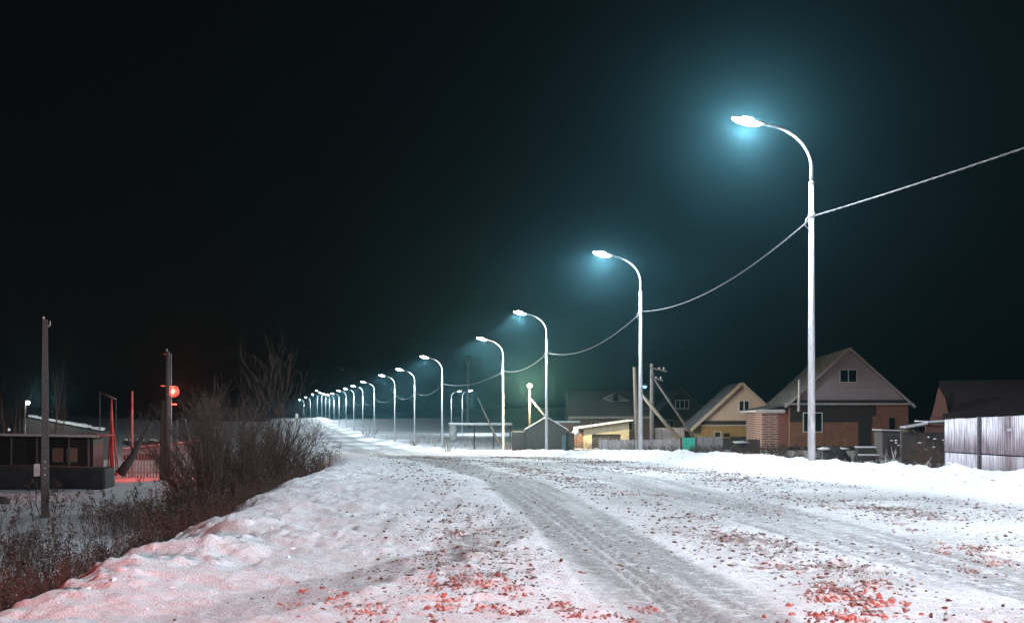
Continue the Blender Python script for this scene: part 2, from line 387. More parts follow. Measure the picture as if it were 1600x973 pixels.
def height(x, y, detail=True):
    r = xp(y); xl = r - itp(y, WID)
    xl = xl + vnoise(x * 0, y, 2.2, 3) * .7 + vnoise(x * 0, y, .7, 4) * .25
    zr, zR, zL = itp(y, ROADZ), itp(y, RIGHTZ), itp(y, LEFTZ)
    z = zr.copy()
    # snow bank along the right edge, then the fall to the yards
    k = r + vnoise(x * 0, y, 3.5, 6) * .5
    bank = gauss(x - k, 1.15) * (.30 + .10 * vnoise(x, y, 1.3, 9)) * (1 - .3 * sm((y - 40) / 60))
    z = z + bank
    t = sm((x - (k + .35)) / 3.6); z = z * (1 - t) + zR * t
    # left shoulder
    t = sm((xl + .3 - x) / 3.6); z = z * (1 - t) + zL * t
    z = z + sm((xl + 2.2 - x) / 2.2) * (1 - t) * .06
    off = np.clip(np.maximum((x - k - 3) / 8, (xl - 4 - x) / 8), 0, 1)
    z = z + vnoise(x, y, 14, 31) * .5 * off + vnoise(x, y, 4, 32) * .14 * off
    # far hill folds
    far = sm((y - 230) / 250)
    z = z + far * (vnoise(x, y, 90, 41) * 5.0 + sm((np.abs(x - r) - 20) / 160) * 5.0)
    if detail:
        a = np.exp(-np.clip(y, 0, 1e9) / 45.)
        pk, dt = pack_dirt(x, y)
        soft = sm((itp(y, TRC) - .6 - x) / 1.5) * (y < 60) + sm((x - r + 2) / 1)
        soft = np.clip(soft, 0, 1)
        z = z + a * soft * (vnoise(x * .8, y * 1.0, .85, 51) * .17 + vnoise(x, y, .36, 52) * .10 + vnoise(x, y, .15, 53) * .035)
        ridg = 1 - np.abs(vnoise(x, y, .42, 56)) * 4
        z = z + a * soft * np.clip(ridg, -1, 1) * .022
        z = z + a * (1 - soft) * (dt * (vnoise(x, y, .30, 54) * .07 + vnoise(x, y, .11, 55) * .06) + vnoise(x, y, .5, 57) * .03 + (1 - pk) * (vnoise(x, y, .17, 62) * .03 + vnoise(x, y, .075, 63) * .032))
        z = z + a * (vnoise(x, y, .06, 64) * .012 + vnoise(x, y, .22, 65) * .02 * (1 - pk))
        z = z - pk * .028 * a
        cr = np.clip(vnoise(x, y, .34, 71) - .10, 0, 1) * .16 + np.clip(vnoise(x, y, .13, 72) - .12, 0, 1) * .14 + np.clip(vnoise(x, y, .07, 74) - .15, 0, 1) * .07
        z = z + a * cr * np.clip(soft * .9 + dt * 1.2 + .25 * (1 - pk), 0, 1.2)
        # tread lines in the deepest track
        u = x - itp(y, TRA); z = z - a * .022 * (gauss(u + .10, .035) + gauss(u + .22, .03) + gauss(u - .02, .03)) * (y < 60)
        z = z + vnoise(x, y, 1.2, 58) * .10 * (1 - a) * np.clip(bank * 4 + .2, 0, 1)
        z = z + gauss(x - k, .9) * np.clip(vnoise(x, y, .45, 59) + .1, 0, 1) * .22 * (y > 12)
    return z
def gz(x, y): return float(height(np.array([float(x)]), np.array([float(y)]), False)[0])

def axis_x():
    xs = [0.0]; x_ = 0.0
    while x_ < 560:
        x_ += 0.036 if x_ < 7 else 0.036 + (x_ - 7) * 0.03
        xs.append(x_)
    xs = np.array(xs); return np.concatenate([-xs[:0:-1], xs])
def axis_y():
    ys = [-25.0]; y_ = -25.0
    while y_ < 900:
        y_ += 1.0 if y_ < 4 else max(0.032, 0.0048 * y_)
        ys.append(y_)
    return np.array(ys)
gx, gy = axis_x(), axis_y()
XX, YY = np.meshgrid(gx, gy)
xf, yf = XX.ravel(), YY.ravel()
zf = height(xf, yf)
pkf, dtf = pack_dirt(xf, yf)
nx, ny = len(gx), len(gy)
I = np.arange(nx * ny).reshape(ny, nx)
FC = np.stack([I[:-1, :-1], I[:-1, 1:], I[1:, 1:], I[1:, :-1]], -1).reshape(-1, 4)
cxm = (xf[FC[:, 0]] + xf[FC[:, 2]]) / 2; cym = (yf[FC[:, 0]] + yf[FC[:, 2]]) / 2
isroad = (cxm > xp(cym) - itp(cym, WID) + 1.2) & (cxm < xp(cym) - 1.5)
VV = np.stack([xf, yf, zf], -1)
def submesh(name, sel, m):
    fs = FC[sel]; used = np.unique(fs); remap = np.zeros(len(VV), np.int64); remap[used] = np.arange(len(used))
    o = nmesh(name, VV[used], remap[fs], [m], smooth=True)
    for nm, arr in (('pack', pkf), ('dirt', dtf)):
        at_ = o.data.attributes.new(nm, 'FLOAT', 'POINT'); at_.data.foreach_set('value', arr[used].astype(np.float32))
    return o
tag(submesh('ground', ~isroad, M['ground']), 'snow-covered shoulder, verge and fields', kind='structure')
tag(submesh('road', isroad, M['road']), 'snowy road with packed wheel tracks', kind='structure')

# haze: one closed box round everything, sky outside
hb = MB().span((-590, -30, -7), (590, 930, 34))
hz = bpy.data.materials.new('night_mist'); hz.use_nodes = True
hn = hz.node_tree.nodes; hl = hz.node_tree.links; hn.remove(hn['Principled BSDF'])
pv = hn.new('ShaderNodeVolumePrincipled'); pv.inputs['Color'].default_value = (*HAZE_COL, 1)
pv.inputs['Density'].default_value = HAZE_DENSITY; pv.inputs['Anisotropy'].default_value = 0.895
hl.new(pv.outputs[0], [q for q in hn if q.type == 'OUTPUT_MATERIAL'][0].inputs['Volume'])
hz.cycles.homogeneous_volume = True
tag(hb.build('haze', hz), 'thin night mist', kind='stuff')

# ------------------------------------------------------------------ street lamps
def add_light(name, kind, loc, power, colr, parent=None, radius=0.06, cone=None, blend=0.5, rot=None):
    L = bpy.data.lights.new(name, kind); L.energy = power; L.color = colr; L.shadow_soft_size = radius
    if kind == 'SPOT': L.spot_size = R(cone); L.spot_blend = blend
    o = bpy.data.objects.new(name, L); col.objects.link(o); o.location = loc
    if rot: o.rotation_euler = rot
    if parent: o.parent = parent
    return o

def make_lamp():
    """arm points to -x; base at the origin; head centre 9.1 up"""
    root = empty('street_lamp', (0, 0, 0))
    m = MB(); m.tube([(0, 0, -.6), (0, 0, .0), (0, 0, 3.5), (0, 0, 7.55)], [.105, .105, .088, .066], 14)
    pole = m.build('pole', M['galv'], root)
    m = MB(); m.box((0, -.103, .95), (.10, .02, .32)); m.build('hatch', M['galv'], pole)
    m = MB(); m.tube([(0, 0, 7.50), (0, 0, 7.57), (0, 0, 7.60)], [.075, .075, .05], 14); m.build('collar', M['galv'], root)
    pts = [(0, 0, 7.58), (0, 0, 7.95)]
    for k in range(1, 15):
        t = k / 14; a = t * R(76)
        pts.append((-1.12 * (1 - math.cos(a)) * 1.22, 0, 7.95 + 1.17 * math.sin(a)))
    ex, ez = pts[-1][0], pts[-1][2]
    dx = -math.cos(R(11)); dz = math.sin(R(11))
    pts.append((ex + dx * .28, 0, ez + dz * .28))
    m = MB(); m.tube(pts, [.045] * 2 + [.040] * (len(pts) - 2), 10); m.build('arm', M['galv'], root)
    ex, ez = ex + dx * .22, ez + dz * .22
    hd = empty('head_frame', (ex, 0, ez)); hd.parent = root; hd.rotation_euler = (0, R(11), 0)
    # housing: tapered shell
    m = MB(); secs = [(0, .045, .045), (-.12, .07, .06), (-.25, .135, .075), (-.78, .15, .07), (-.92, .09, .04)]
    vs = []; n = 10
    for (sx, hw, hh) in secs:
        for k in range(n):
            a = math.pi * k / (n - 1)
            vs.append((sx, hw * math.cos(a), .0 + hh * math.sin(a) * 1.25))
    fs = []
    for i in range(len(secs) - 1):
        for k in range(n - 1): fs.append((i * n + k, i * n + k + 1, (i + 1) * n + k + 1, (i + 1) * n + k))
        fs.append((i * n + n - 1, i * n, (i + 1) * n, (i + 1) * n + n - 1))
    fs.append(tuple(range(n - 1, -1, -1))); fs.append(tuple((len(secs) - 1) * n + k for k in range(n)))
    m.add(vs, fs, 0, True)
    bpy.data.objects.remove(hd)
    rot = Matrix.Translation((ex, 0, ez)) @ Matrix.Rotation(R(11), 4, 'Y')
    m.v = [tuple(rot @ Vector(v)) for v in m.v]
    m.build('lamp_housing', M['housing'], root)
    m = MB(); m.blob((-.52, 0, -.012), (.42, .15, .115), 1, 0, 8, 14, 0)
    m.v = [tuple(rot @ Vector(v)) for v in m.v]
    m.build('lamp_lens', M['lens'], root)
    # cable bracket with hook
    m = MB(); m.tube([(0, 0, 6.60), (0, 0, 6.72)], .085, 12); m.beam((0, -.05, 6.66), (0, -.28, 6.70), .03, .03); m.beam((0, .05, 6.66), (0, .28, 6.66), .03, .03)
    m.tube([(-.02, -.1, 6.7), (-.16, -.04, 6.58), (-.17, 0, 6.40), (-.05, 0, 6.28)], .012, 5)
    m.build('cable_bracket', M['galv'], root)
    return root, rot @ Vector((-.52, 0, -.17))

def copy_tree(o, parent=None):
    c_ = o.copy(); col.objects.link(c_)
    if parent: c_.parent = parent
    for ch in [q for q in o.children if q.type != 'LIGHT']: copy_tree(ch, c_)
    return c_

LAMP_LABELS = [
    'street lamp beside the camera that carries the near end of the cable',
    'nearest and tallest street lamp, brightest head, tall white pole on the snow bank',
    'second nearest street lamp, rising behind shrubs at the grey board fence',
    'street lamp standing in front of the dark gabled shed',
    'street lamp just left of the dark gabled shed, fourth along the row',
    'fifth street lamp along the row, left of the overhead pipe, bare grass at its foot',
    'sixth street lamp along the row, next left of the one by the bare grass',
    'seventh street lamp along the row, slim pole with flat head glowing',
    'eighth street lamp along the row, last one before the poles crowd together',
    'ninth street lamp along the row, beside the small snowy shrub in the field',
    'tenth street lamp along the row, small and bluish in the mist',
    'eleventh street lamp along the row, small and bluish in the mist',
    'twelfth street lamp along the row, pale pole in the middle of the far cluster',
    'thirteenth street lamp along the row, foot hidden by the far rise of the road',
    'fourteenth street lamp along the row, where the road starts to climb',
    'fifteenth street lamp along the row, half way up the far slope',
    'sixteenth street lamp along the row, highest of the far cluster',
    'seventeenth street lamp along the row, at the top of the far slope',
    'eighteenth street lamp along the row, next to last at the far end',
    'last and farthest street lamp of the row, leftmost, faint in the mist']
proto, lens_pt = make_lamp()
lamp_dirs = []
for i, (x, y, z) in enumerate(lamp_pts):
    o = proto if i == 0 else copy_tree(proto)
    a = lamp_pts[max(i - 1, 0)]; b = lamp_pts[min(i + 1, len(lamp_pts) - 1)]
    t = Vector((b[0] - a[0], b[1] - a[1])).normalized()      # along the road
    rz = math.atan2(-t.x, t.y)
    if i == 1: rz = R(2)
    o.location = (x, y, z); o.rotation_euler = (0, 0, rz); lamp_dirs.append(rz)
    tag(o, LAMP_LABELS[i], 'street lamp', 'street lamps along the right side of the road')
# lights last so that copies do not multiply them
lamp_objs = [o for o in col.objects if o.name.split('.')[0] == 'street_lamp']
for i, (x, y, z) in enumerate(lamp_pts):
    rz = lamp_dirs[i]; p = Matrix.Rotation(rz, 3, 'Z') @ lens_pt + Vector((x, y, z))
    add_light('lamp_light', 'SPOT', p, LAMP_W * (2.55, 1.2, 1.1, 1.0)[min(i, 3)], LAMP_COL, cone=174, blend=0.12, radius=0.10)

# two lamps of a side street, arms to the right
for px, d, py, lab in ((705, 245, 612, 'left one of two small far lamps whose arms point right, behind the overhead pipe'),
                       (722, 235, 611, 'right one of two small far lamps whose arms point right, by the tall mast')):
    o = copy_tree(proto); o.location = (X(px, d), d, Z(py, d) - HEAD_H); o.rotation_euler = (0, 0, R(180)); tag(o, lab, 'street lamp', 'far street lamps of the side street')
    p = Matrix.Rotation(R(180), 3, 'Z') @ lens_pt + o.location
    add_light('lamp_light', 'SPOT', p, LAMP_W * .7, LAMP_COL, cone=174, blend=0.12, radius=0.1)

# the cable along all poles
pts = []
for i in range(len(lamp_pts) - 1):
    a = Vector(lamp_pts[i]) + Vector((0, 0, 6.67)); b = Vector(lamp_pts[i + 1]) + Vector((0, 0, 6.67))
    a.x += .07; b.x += .07
    N = 20 if i < 6 else 10; L = (b - a).length; sag = .15 if i == 0 else .62 * (L / 20) ** 2 if L < 24 else .62 * (L / 20) ** 1.2
    for k in range(N):
        t = k / N; q = a.lerp(b, t); q.z -= 4 * sag * t * (1 - t); pts.append(q)
pts.append(b)
m = MB()
for ph in (0, math.pi):
    q = []; s_ = 0
    for i in range(len(pts) - 1):
        n_ = 6 if pts[i].y < 75 else 1
        for k in range(n_):
            v = pts[i].lerp(pts[i + 1], k / n_); s_ += (pts[i + 1] - pts[i]).length / n_
            q.append(v + Vector((.014 * math.cos(s_ * 9 + ph), 0, .014 * math.sin(s_ * 9 + ph))))
    m.tube(q, .011, 5)
tag(m.build('overhead_cable', M['cable']), 'twisted overhead cable sagging from pole to pole along the street lamps', 'cable')

# red light falling on the road from behind the camera: the brake lamps of a halted vehicle
for sx in (-1.3, 0.2):
    add_light('brake_light', 'SPOT', (sx, -3.0, 1.5), TAIL_W, (1.0, .10, .06), cone=125, blend=.6, radius=.07, rot=(R(83), 0, R(2)))

# ------------------------------------------------------------------ houses
def gable(root, w_, L, hw, hr, roofm, ov=.45, fo=.5, th=.14):
    """front gable in the local xz plane at y=0, body along +y; x from 0 to w_"""
    m = MB(); s = (hr - hw) / (w_ / 2)
    for sgn in (-1, 1):
        xe = -ov if sgn < 0 else w_ + ov; ze = hw - ov * s
        poly = [(xe, ze), (w_ / 2, hr + .02), (w_ / 2, hr + .02 + th), (xe, ze + th)]
        if sgn > 0: poly = poly[::-1]
        m.prism(poly, -fo, L + fo)
    return m

def window(root, x0, x1, z0, z1, y=-.03, frame=None, n=2, fr=.07, fm=None):
    fm = fm or M['trim']
    m = MB()
    m.span((x0, y - .04, z0), (x0 + fr, y + .04, z1)); m.span((x1 - fr, y - .04, z0), (x1, y + .04, z1))
    m.span((x0 + fr, y - .04, z0), (x1 - fr, y + .04, z0 + fr)); m.span((x0 + fr, y - .04, z1 - fr), (x1 - fr, y + .04, z1))
    for k in range(1, n):
        c_ = x0 + (x1 - x0) * k / n; m.span((c_ - fr / 2, y - .035, z0 + fr), (c_ + fr / 2, y + .035, z1 - fr))
    o = m.build('window', fm, root)
    g = MB().span((x0 + fr * .5, y + .0, z0 + fr * .5), (x1 - fr * .5, y + .02, z1 - fr * .5)); g.build('pane', M['glass'], o)
    return o

# --- house with the large pinkish gable (right)
d = 87.0; x0 = X(1234, d); zb = -1.25
root = empty('brick_house', (x0, d, zb), -R(6), 'large house with pinkish grey gable, orange lower wall and striped brick side', 'house')
W_, L_ = X(1414, d) - X(1234, d), 14.0
hw = Z(630, d) - zb; hr = Z(547, d) - zb
m = MB()
m.span((.0, .1, .3), (W_, L_ - .05, hw)); m.build('wall', M['brickdark'], root)
m = MB(); m.span((-.05, .0, 0), (W_ + .05, L_ + .05, .3)); m.build('plinth', M['black'], root)
m = MB(); m.prism([(0, hw + .02), (W_, hw + .02), (W_ / 2, hr)], .12, .22); m.build('gable_siding', M['pink'], root)
m = MB(); m.prism([(0, hw + .02), (W_, hw + .02), (W_ / 2, hr)], L_ - .15, L_ - .05); m.build('rear_gable', M['pink'], root)
rf = gable(root, W_, L_, hw, hr, None, ov=.35, fo=.45).build('roof', M['frost'], root)
s = (hr - hw) / (W_ / 2)
m = MB()
m.beam((-.4, -.47, hw - .35 * s + .02), (W_ / 2, -.47, hr + .09), .05, .16); m.beam((W_ + .4, -.47, hw - .35 * s + .02), (W_ / 2, -.47, hr + .09), .05, .16)
m.build('barge_board', M['palemetal'], rf)
m = MB(); m.span((-.35, -.42, hw - .12), (W_ + .35, .02, hw + .02)); m.build('eave_board', M['palemetal'], root)
m = MB(); m.span((.2, -.30, hw + .03), (W_ - .2, .1, hw + .26)); m.build('dark_soffit', M['black'], root)
m = MB(); m.span((0.02, .04, hw - 1.45), (W_ * .73, .11, hw - .13)); m.build('porch_band', mat('dark_brown_boards', (.05, .038, .032), rough=.9, stretch=(1, 1, 8)), root)
m = MB(); m.span((0.02, .02, .31), (W_ * .58, .10, hw - 1.46)); m.build('clay_panel', M['orange'], root)
m = MB(); m.span((W_ * .58 + .01, .03, .3), (W_ * .69, .12, hw - 1.0)); m.build('door', M['black'], root)
m = MB(); m.span((W_ * .70, .02, .31), (W_ * .765, .10, hw - 1.0)); m.build('clay_panel', M['orange'], root)
window(root, X(1254, d) - x0, X(1284, d) - x0, Z(675, d) - zb, Z(644, d) - zb, y=-.04)
window(root, X(1385, d) - x0, X(1394, d) - x0, Z(672, d) - zb, Z(652, d) - zb, y=.05, n=1, fm=M['black'])
window(root, X(1310, d) - x0, X(1337, d) - x0, Z(598, d) - zb, Z(577, d) - zb, y=.06)
# side extension with striped brick, seen left of the front corner
m = MB(); ex0 = -2.0
m.span((ex0, 1.0, .0), (-.02, L_ - 1.0, hw - .55)); m.build('brick_extension', M['brickred'], root); MB().span((ex0 + 1.25, .96, .02), (-.03, .997, hw - .6)).build('shaded_panel', M['brickdark'], root)  # darker brick panel stands in for the shadow on the extension's right part
m = MB(); m.prism([(ex0 - .45, hw - .62), (-.36, hw - .20), (-.36, hw - .08), (ex0 - .45, hw - .50)], .55, L_ - .5); m.build('extension_roof', M['frost'], root)
m = MB(); m.span((ex0 - .50, .50, hw - .74), (-.3, .56, hw - .46)); m.beam((ex0 - .48, .5, hw - .60), (ex0 - .48, L_ - .5, hw - .60), .06, .16); m.build('gutter', M['trim'], root)
pipe = MB(); pipe.tube([(X(1245, d) - x0, -.9, Z(643, d) - zb), (X(1246, d) - x0, -.9, Z(610, d) - zb), (X(1246, d) - x0, -.9, Z(593, d) - zb)], .10, 8); pipe.build('flue_pipe', M['trim'], root)

# --- cream gable house
d = 104.0; x0 = X(1096, d); zb = -1.6
root = empty('cream_house', (x0, d, zb), -R(4), 'cream gabled house with ochre plank ground floor behind the right board fence', 'house')
W_ = X(1218, d) - x0; L_ = 11.0
hw = Z(657, d) - zb; hr = Z(601, d) - zb
m = MB(); m.span((0, .1, .0), (W_, L_, hw)); m.build('wall', M['ochre'], root)
m = MB(); m.span((-.04, .0, .0), (W_ + .04, .12, Z(682, d) - zb)); m.build('plinth', M['black'], root)
m = MB(); m.prism([(0, hw + .02), (W_, hw + .02), (W_ / 2, hr)], -.10, .12); m.build('gable_siding', M['cream'], root)
rf = gable(root, W_, L_, hw, hr, None, ov=1.05, fo=.6, th=.18).build('roof', M['frost'], root); s = (hr - hw) / (W_ / 2)
m = MB(); m.beam((-1.1, -.63, hw - 1.05 * s + .02), (W_ / 2, -.63, hr + .10), .05, .30); m.beam((W_ + 1.1, -.63, hw - 1.05 * s + .02), (W_ / 2, -.63, hr + .10), .05, .30); m.build('barge_board', M['beige'], rf)
m = MB(); m.span((-.1, -.2, hw - .34), (W_ + .1, .08, hw - .04)); m.build('dark_soffit', M['black'], root)
m = MB(); m.span((-.1, -.1, hw - .50), (W_ + .1, .08, hw - .36)); m.build('eave_board', M['beige'], root)
m = MB(); m.span((X(1147, d) - x0, -.13, Z(622, d) - zb - .04), (X(1190, d) - x0, -.11, Z(622, d) - zb)); m.span((X(1131, d) - x0, -.13, hw + .1), (X(1131, d) - x0 + .05, -.11, hw + 1.2)); m.build('siding_seam', M['beige'], root)
window(root, X(1153, d) - x0, X(1170, d) - x0, Z(643, d) - zb, Z(625, d) - zb, y=-.14, fr=.09)
window(root, X(1115, d) - x0, X(1127, d) - x0, Z(684, d) - zb, Z(673, d) - zb, y=.03, n=1, fr=.12, fm=M['beige'])
window(root, X(1129, d) - x0, X(1141, d) - x0, Z(684, d) - zb, Z(675, d) - zb, y=.03, n=1, fr=.08, fm=M['ochre'])
m = MB(); m.beam((X(1166, d) - x0, -.5, 0), (X(1166, d) - x0, -.5, Z(666, d) - zb), .08, .08); m.beam((X(1172, d) - x0, -.5, 0), (X(1172, d) - x0, -.5, Z(666, d) - zb), .08, .08); m.beam((X(1166, d) - x0, -.5, Z(666, d) - zb), (X(1172, d) - x0, -.5, Z(666, d) - zb), .08, .08)
m.build('porch_frame', M['beige'], root)
# bright porch lamp at its right corner
d = 96.0; p = at(1184, 676, d)
root = empty('porch_lamp', (p.x, d, -1.5), 0, 'bright white porch lamp at the right corner of the cream house', 'lamp')
MB().tube([(0, 0, 0), (0, 0, p.z + 1.2)], .05, 6).build('post', M['dark'], root)
MB().span((-.42, -.06, p.z + 1.3), (.42, .10, p.z + 1.75)).build('lamp_housing', M['dark'], root)
MB().span((-.38, -.09, p.z + 1.34), (.38, -.07, p.z + 1.70)).build('lamp_lens', emit('porch_glow', (1, .85, .82), 2.2), root)
add_light('porch_light', 'POINT', (p.x, d - .35, p.z), 60, (1, .85, .8), radius=.1)

# --- brown roofed long house behind the garage
d = 128.0; x0 = X(893, d); zb = -2.2
root = empty('brown_house', (x0, d, zb), 0, 'long low house with dark brown roof and small diamond dormer behind the garage', 'house')
W_ = X(1016, d) - x0; hw = Z(650, d) - zb; hr = Z(609, d) - zb; L_ = 8
MB().span((0, .3, 0), (W_, L_, hw)).build('wall', M['brickold'], root)
rf = MB(); rf.prism([(0, 0), (1, 0)], 0, 1) if False else None
m = MB(); vs = [(-.3, -.3, hw - .05), (W_ + .3, -.3, hw - .05), (W_ + .3, L_ / 2, hr), (-.3, L_ / 2, hr), (-.3, L_ + .3, hw - .05), (W_ + .3, L_ + .3, hw - .05)]
vs += [(a, b, c_ - .15) for a, b, c_ in vs]
m.add(vs, [(0, 1, 2, 3), (3, 2, 5, 4), (7, 6, 9, 8), (8, 9, 10, 11), (0, 6, 7, 1), (4, 5, 11, 10), (0, 3, 9, 6), (3, 4, 10, 9), (1, 7, 8, 2), (2, 8, 11, 5)])
rf = m.build('roof', M['roofx'], root)
MB().span((-.3, -.42, hw - .28), (W_ + .3, -.33, hw + .0)).build('eave_board', M['beige'], root)
# dormer: a flat diamond of two pale verges
m = MB(); ax, zz = X(962, d) - x0, Z(613, d) - zb; yy = L_ / 2 * .2
l_, r_ = X(943, d) - x0, X(984, d) - x0; zc = Z(622, d) - zb; yd = .35
m.prism([(l_, zc), (ax, Z(627, d) - zb), (r_, zc - .2), (ax, zz)], yd, L_ / 2 * .9)
dm = m.build('dormer', M['roofx'], root)
m = MB(); m.beam((l_, yd - .04, zc), (ax - .3, yd - .04, Z(627, d) - zb), .05, .1); m.beam((ax + .5, yd - .04, Z(626, d) - zb), (r_, yd - .04, zc - .25), .05, .1); m.beam((l_, yd - .04, zc), (ax, yd - .04, zz), .05, .07); m.build('verge', M['beige'], dm)
MB().span((ax - .25, yd - .05, Z(626, d) - zb), (ax + .3, yd - .01, Z(615, d) - zb)).build('dormer_window', M['glass'], dm)
window(root, 2.2, 3.3, hw - 1.6, hw - .6, y=.27, fm=M['beige'])
window(root, 6.0, 7.0, hw - 1.6, hw - .6, y=.27, fm=M['beige'])
# annex
d = 122.0
root = empty('brick_annex', (X(874, d), d, -2.1), 0, 'small orange brick annex with a thin snowy roof edge left of the brown house', 'outbuilding')
MB().span((0, 0, 0), (X(905, d) - X(874, d), 4, Z(660, d) + 2.1)).build('wall', M['brickold'], root)
MB().span((-.5, -.25, Z(660, d) + 2.11), (X(905, d) - X(874, d) + .1, 4.2, Z(657.5, d) + 2.1)).build('roof', M['snowcap'], root)

# --- dark far house with the white window
d = 140.0; x0 = X(1018, d); zb = -2.2
root = empty('dark_house', (x0, d, zb), 0, 'dark far house showing one white framed attic window', 'house')
W_ = X(1112, d) - x0; hw = Z(655, d) - zb; hr = Z(607, d) - zb; L_ = 9
MB().span((0, .1, 0), (W_, L_, hw)).build('wall', M['brickold'], root)
MB().prism([(0, hw + .02), (W_, hw + .02), (W_ / 2, hr)], .1, .25).build('gable_siding', mat('dark_gable_boards', (0.075, .06, .06), rough=.9), root)
gable(root, W_, L_, hw, hr, None, ov=.4, fo=.4).build('roof', M['roofx'], root)
window(root, X(1055, d) - x0, X(1077, d) - x0, Z(639, d) - zb, Z(624, d) - zb, y=.04, n=3, fr=.14)
window(root, X(1040, d) - x0, X(1053, d) - x0, Z(668, d) - zb, Z(656, d) - zb, y=.02, n=2, fr=.08, fm=M['beige'])

# --- big dark roof at the right edge
d = 72.0; x0 = X(1447, d); zb = -1.2
root = empty('dark_roofed_house', (x0, d, zb), -R(20), 'large dark brown roofed house behind the corrugated fence', 'house')
hw = Z(652, d) - zb; hr = Z(592, d) - zb; W_ = 11.0; L_ = 7.0
MB().span((.3, .3, 0), (W_, L_, hw)).build('wall', M['brickdark'], root)
m = MB(); vs = [(1.0, -.3, hw), (W_ + .3, -.3, hw), (W_ - .4, L_ / 2, hr), (.85, L_ / 2, hr), (1.0, L_ + .3, hw), (W_ + .3, L_ + .3, hw)]
vs += [(a, b, c_ - .15) for a, b, c_ in vs]
m.add(vs, [(0, 1, 2, 3), (3, 2, 5, 4), (7, 6, 9, 8), (8, 9, 10, 11), (0, 6, 7, 1), (4, 5, 11, 10), (0, 3, 9, 6), (3, 4, 10, 9), (1, 7, 8, 2), (2, 8, 11, 5)])
m.build('roof', mat('dark_brown_tiles', (.085, .065, .065), (.06, .048, .048), scale=5, bump=.4), root)
MB().prism([(.32, hw), (1.4, hw), (1.15, Z(622, d) - zb), (.75, Z(605, d) - zb)], 0.1, .6).build('chimney_breast', M['brickdark'], root)

# --- dark gabled shed
d = 84.0; x0 = X(822, d); zb = -1.75
root = empty('dark_shed', (x0, d, zb), 0, 'dark plank shed with a low side part and snow edged gable roof', 'shed')
W_ = X(885, d) - x0; hw = Z(671, d) - zb; hr = Z(653, d) - zb; L_ = 3.2
MB().span((0, .1, 0), (W_, L_, hw)).build('wall', M['wood_dark'], root)
MB().prism([(0, hw + .01), (W_, hw + .01), (W_ / 2, hr - .02)], .1, .3).build('gable_boards', M['wood_dark'], root)
rf = gable(root, W_, L_, hw, hr, None, ov=.12, fo=.15, th=.07).build('roof', M['wood_dark'], root); s = (hr - hw) / (W_ / 2)
m = MB(); m.beam((-.14, -.02, hw - .02), (W_ / 2, -.02, hr + .11), .4, .05); m.beam((W_ + .14, -.02, hw - .02), (W_ / 2, -.02, hr + .11), .4, .05); m.build('snow_edge', M['snowcap'], rf)
MB().span((X(800, d) - x0, .4, 0), (-.01, L_, Z(674.5, d) - zb)).build('side_part', M['wood_dark'], root)
MB().span((X(886, d) - x0, .5, 0), (X(898, d) - x0, L_, Z(676, d) - zb)).build('right_part', M['wood_dark'], root)
MB().span((X(878, d) - x0, .02, .3), (X(884, d) - x0, .09, Z(680, d) - zb)).build('door', mat('bluish_door', (.10, .16, .18)), root)

# --- cream garage with a lean-to roof
d = 91.0; x0 = X(912, d); zb = -1.7
root = empty('garage', (x0, d, zb), R(0), 'small cream garage with a sloping snow edged roof and dark open doorway', 'garage')
W_ = X(983, d) - x0; z0 = Z(670, d) - zb; z1 = Z(660, d) - zb; L_ = 4.5
ox0, ox1, oz = X(925, d) - x0, X(970, d) - x0, Z(678, d) - zb
m = MB(); m.span((0, 0, 0), (ox0, .2, oz)); m.span((ox1, 0, 0), (W_, .2, oz)); m.prism([(0, oz), (W_, oz), (W_, z1), (0, z0)], 0, .2)
m.span((0, .2, 0), (.2, L_, z0 - .05)); m.span((W_ - .2, .2, 0), (W_, L_, z0)); m.span((.2, L_ - .2, 0), (W_ - .2, L_, z0))
m.build('wall', M['garagewall'], root)
MB().span((ox0, .25, 0), (ox1, .30, oz - .02)).build('door', M['wood_dark'], root)
MB().span((-.75, .3, 0), (-.02, L_, z0 - .25)).build('side_wall', M['brickold'], root)
rr = Matrix.Rotation(-math.atan2(z1 - z0, W_), 3, 'Y')
MB().box((W_ / 2 - .15, L_ / 2 - .2, (z0 + z1) / 2 + .05), (W_ + .9, L_ + .5, .10), rr).build('roof', M['wood_dark'], root)
MB().box((W_ / 2 - .15, L_ / 2 - .2, (z0 + z1) / 2 + .14), (W_ + .95, L_ + .6, .10), rr).build('snow_cover', M['snowcap'], root)
for px, py, r_, lab in ((900, 675, .30, 'larger round snow capped ball at the upper left corner of the garage'), (893.5, 685, .20, 'smaller round snow capped ball below the larger one left of the garage')):
    p = at(px, py, 89.5); root = empty('snow_ball', (p.x, p.y, -1.7), 0, lab, 'snow ball', 'round snow capped balls at the garage corner')
    MB().tube([(0, 0, 0), (.03, 0, p.z + 1.6)], .03, 6).build('stem', M['wood_dark'], root)
    MB().blob((0, 0, p.z + 1.7), (r_, r_, r_), int(px), 0, 8, 12, .06).build('ball', M['snowcap'], root)

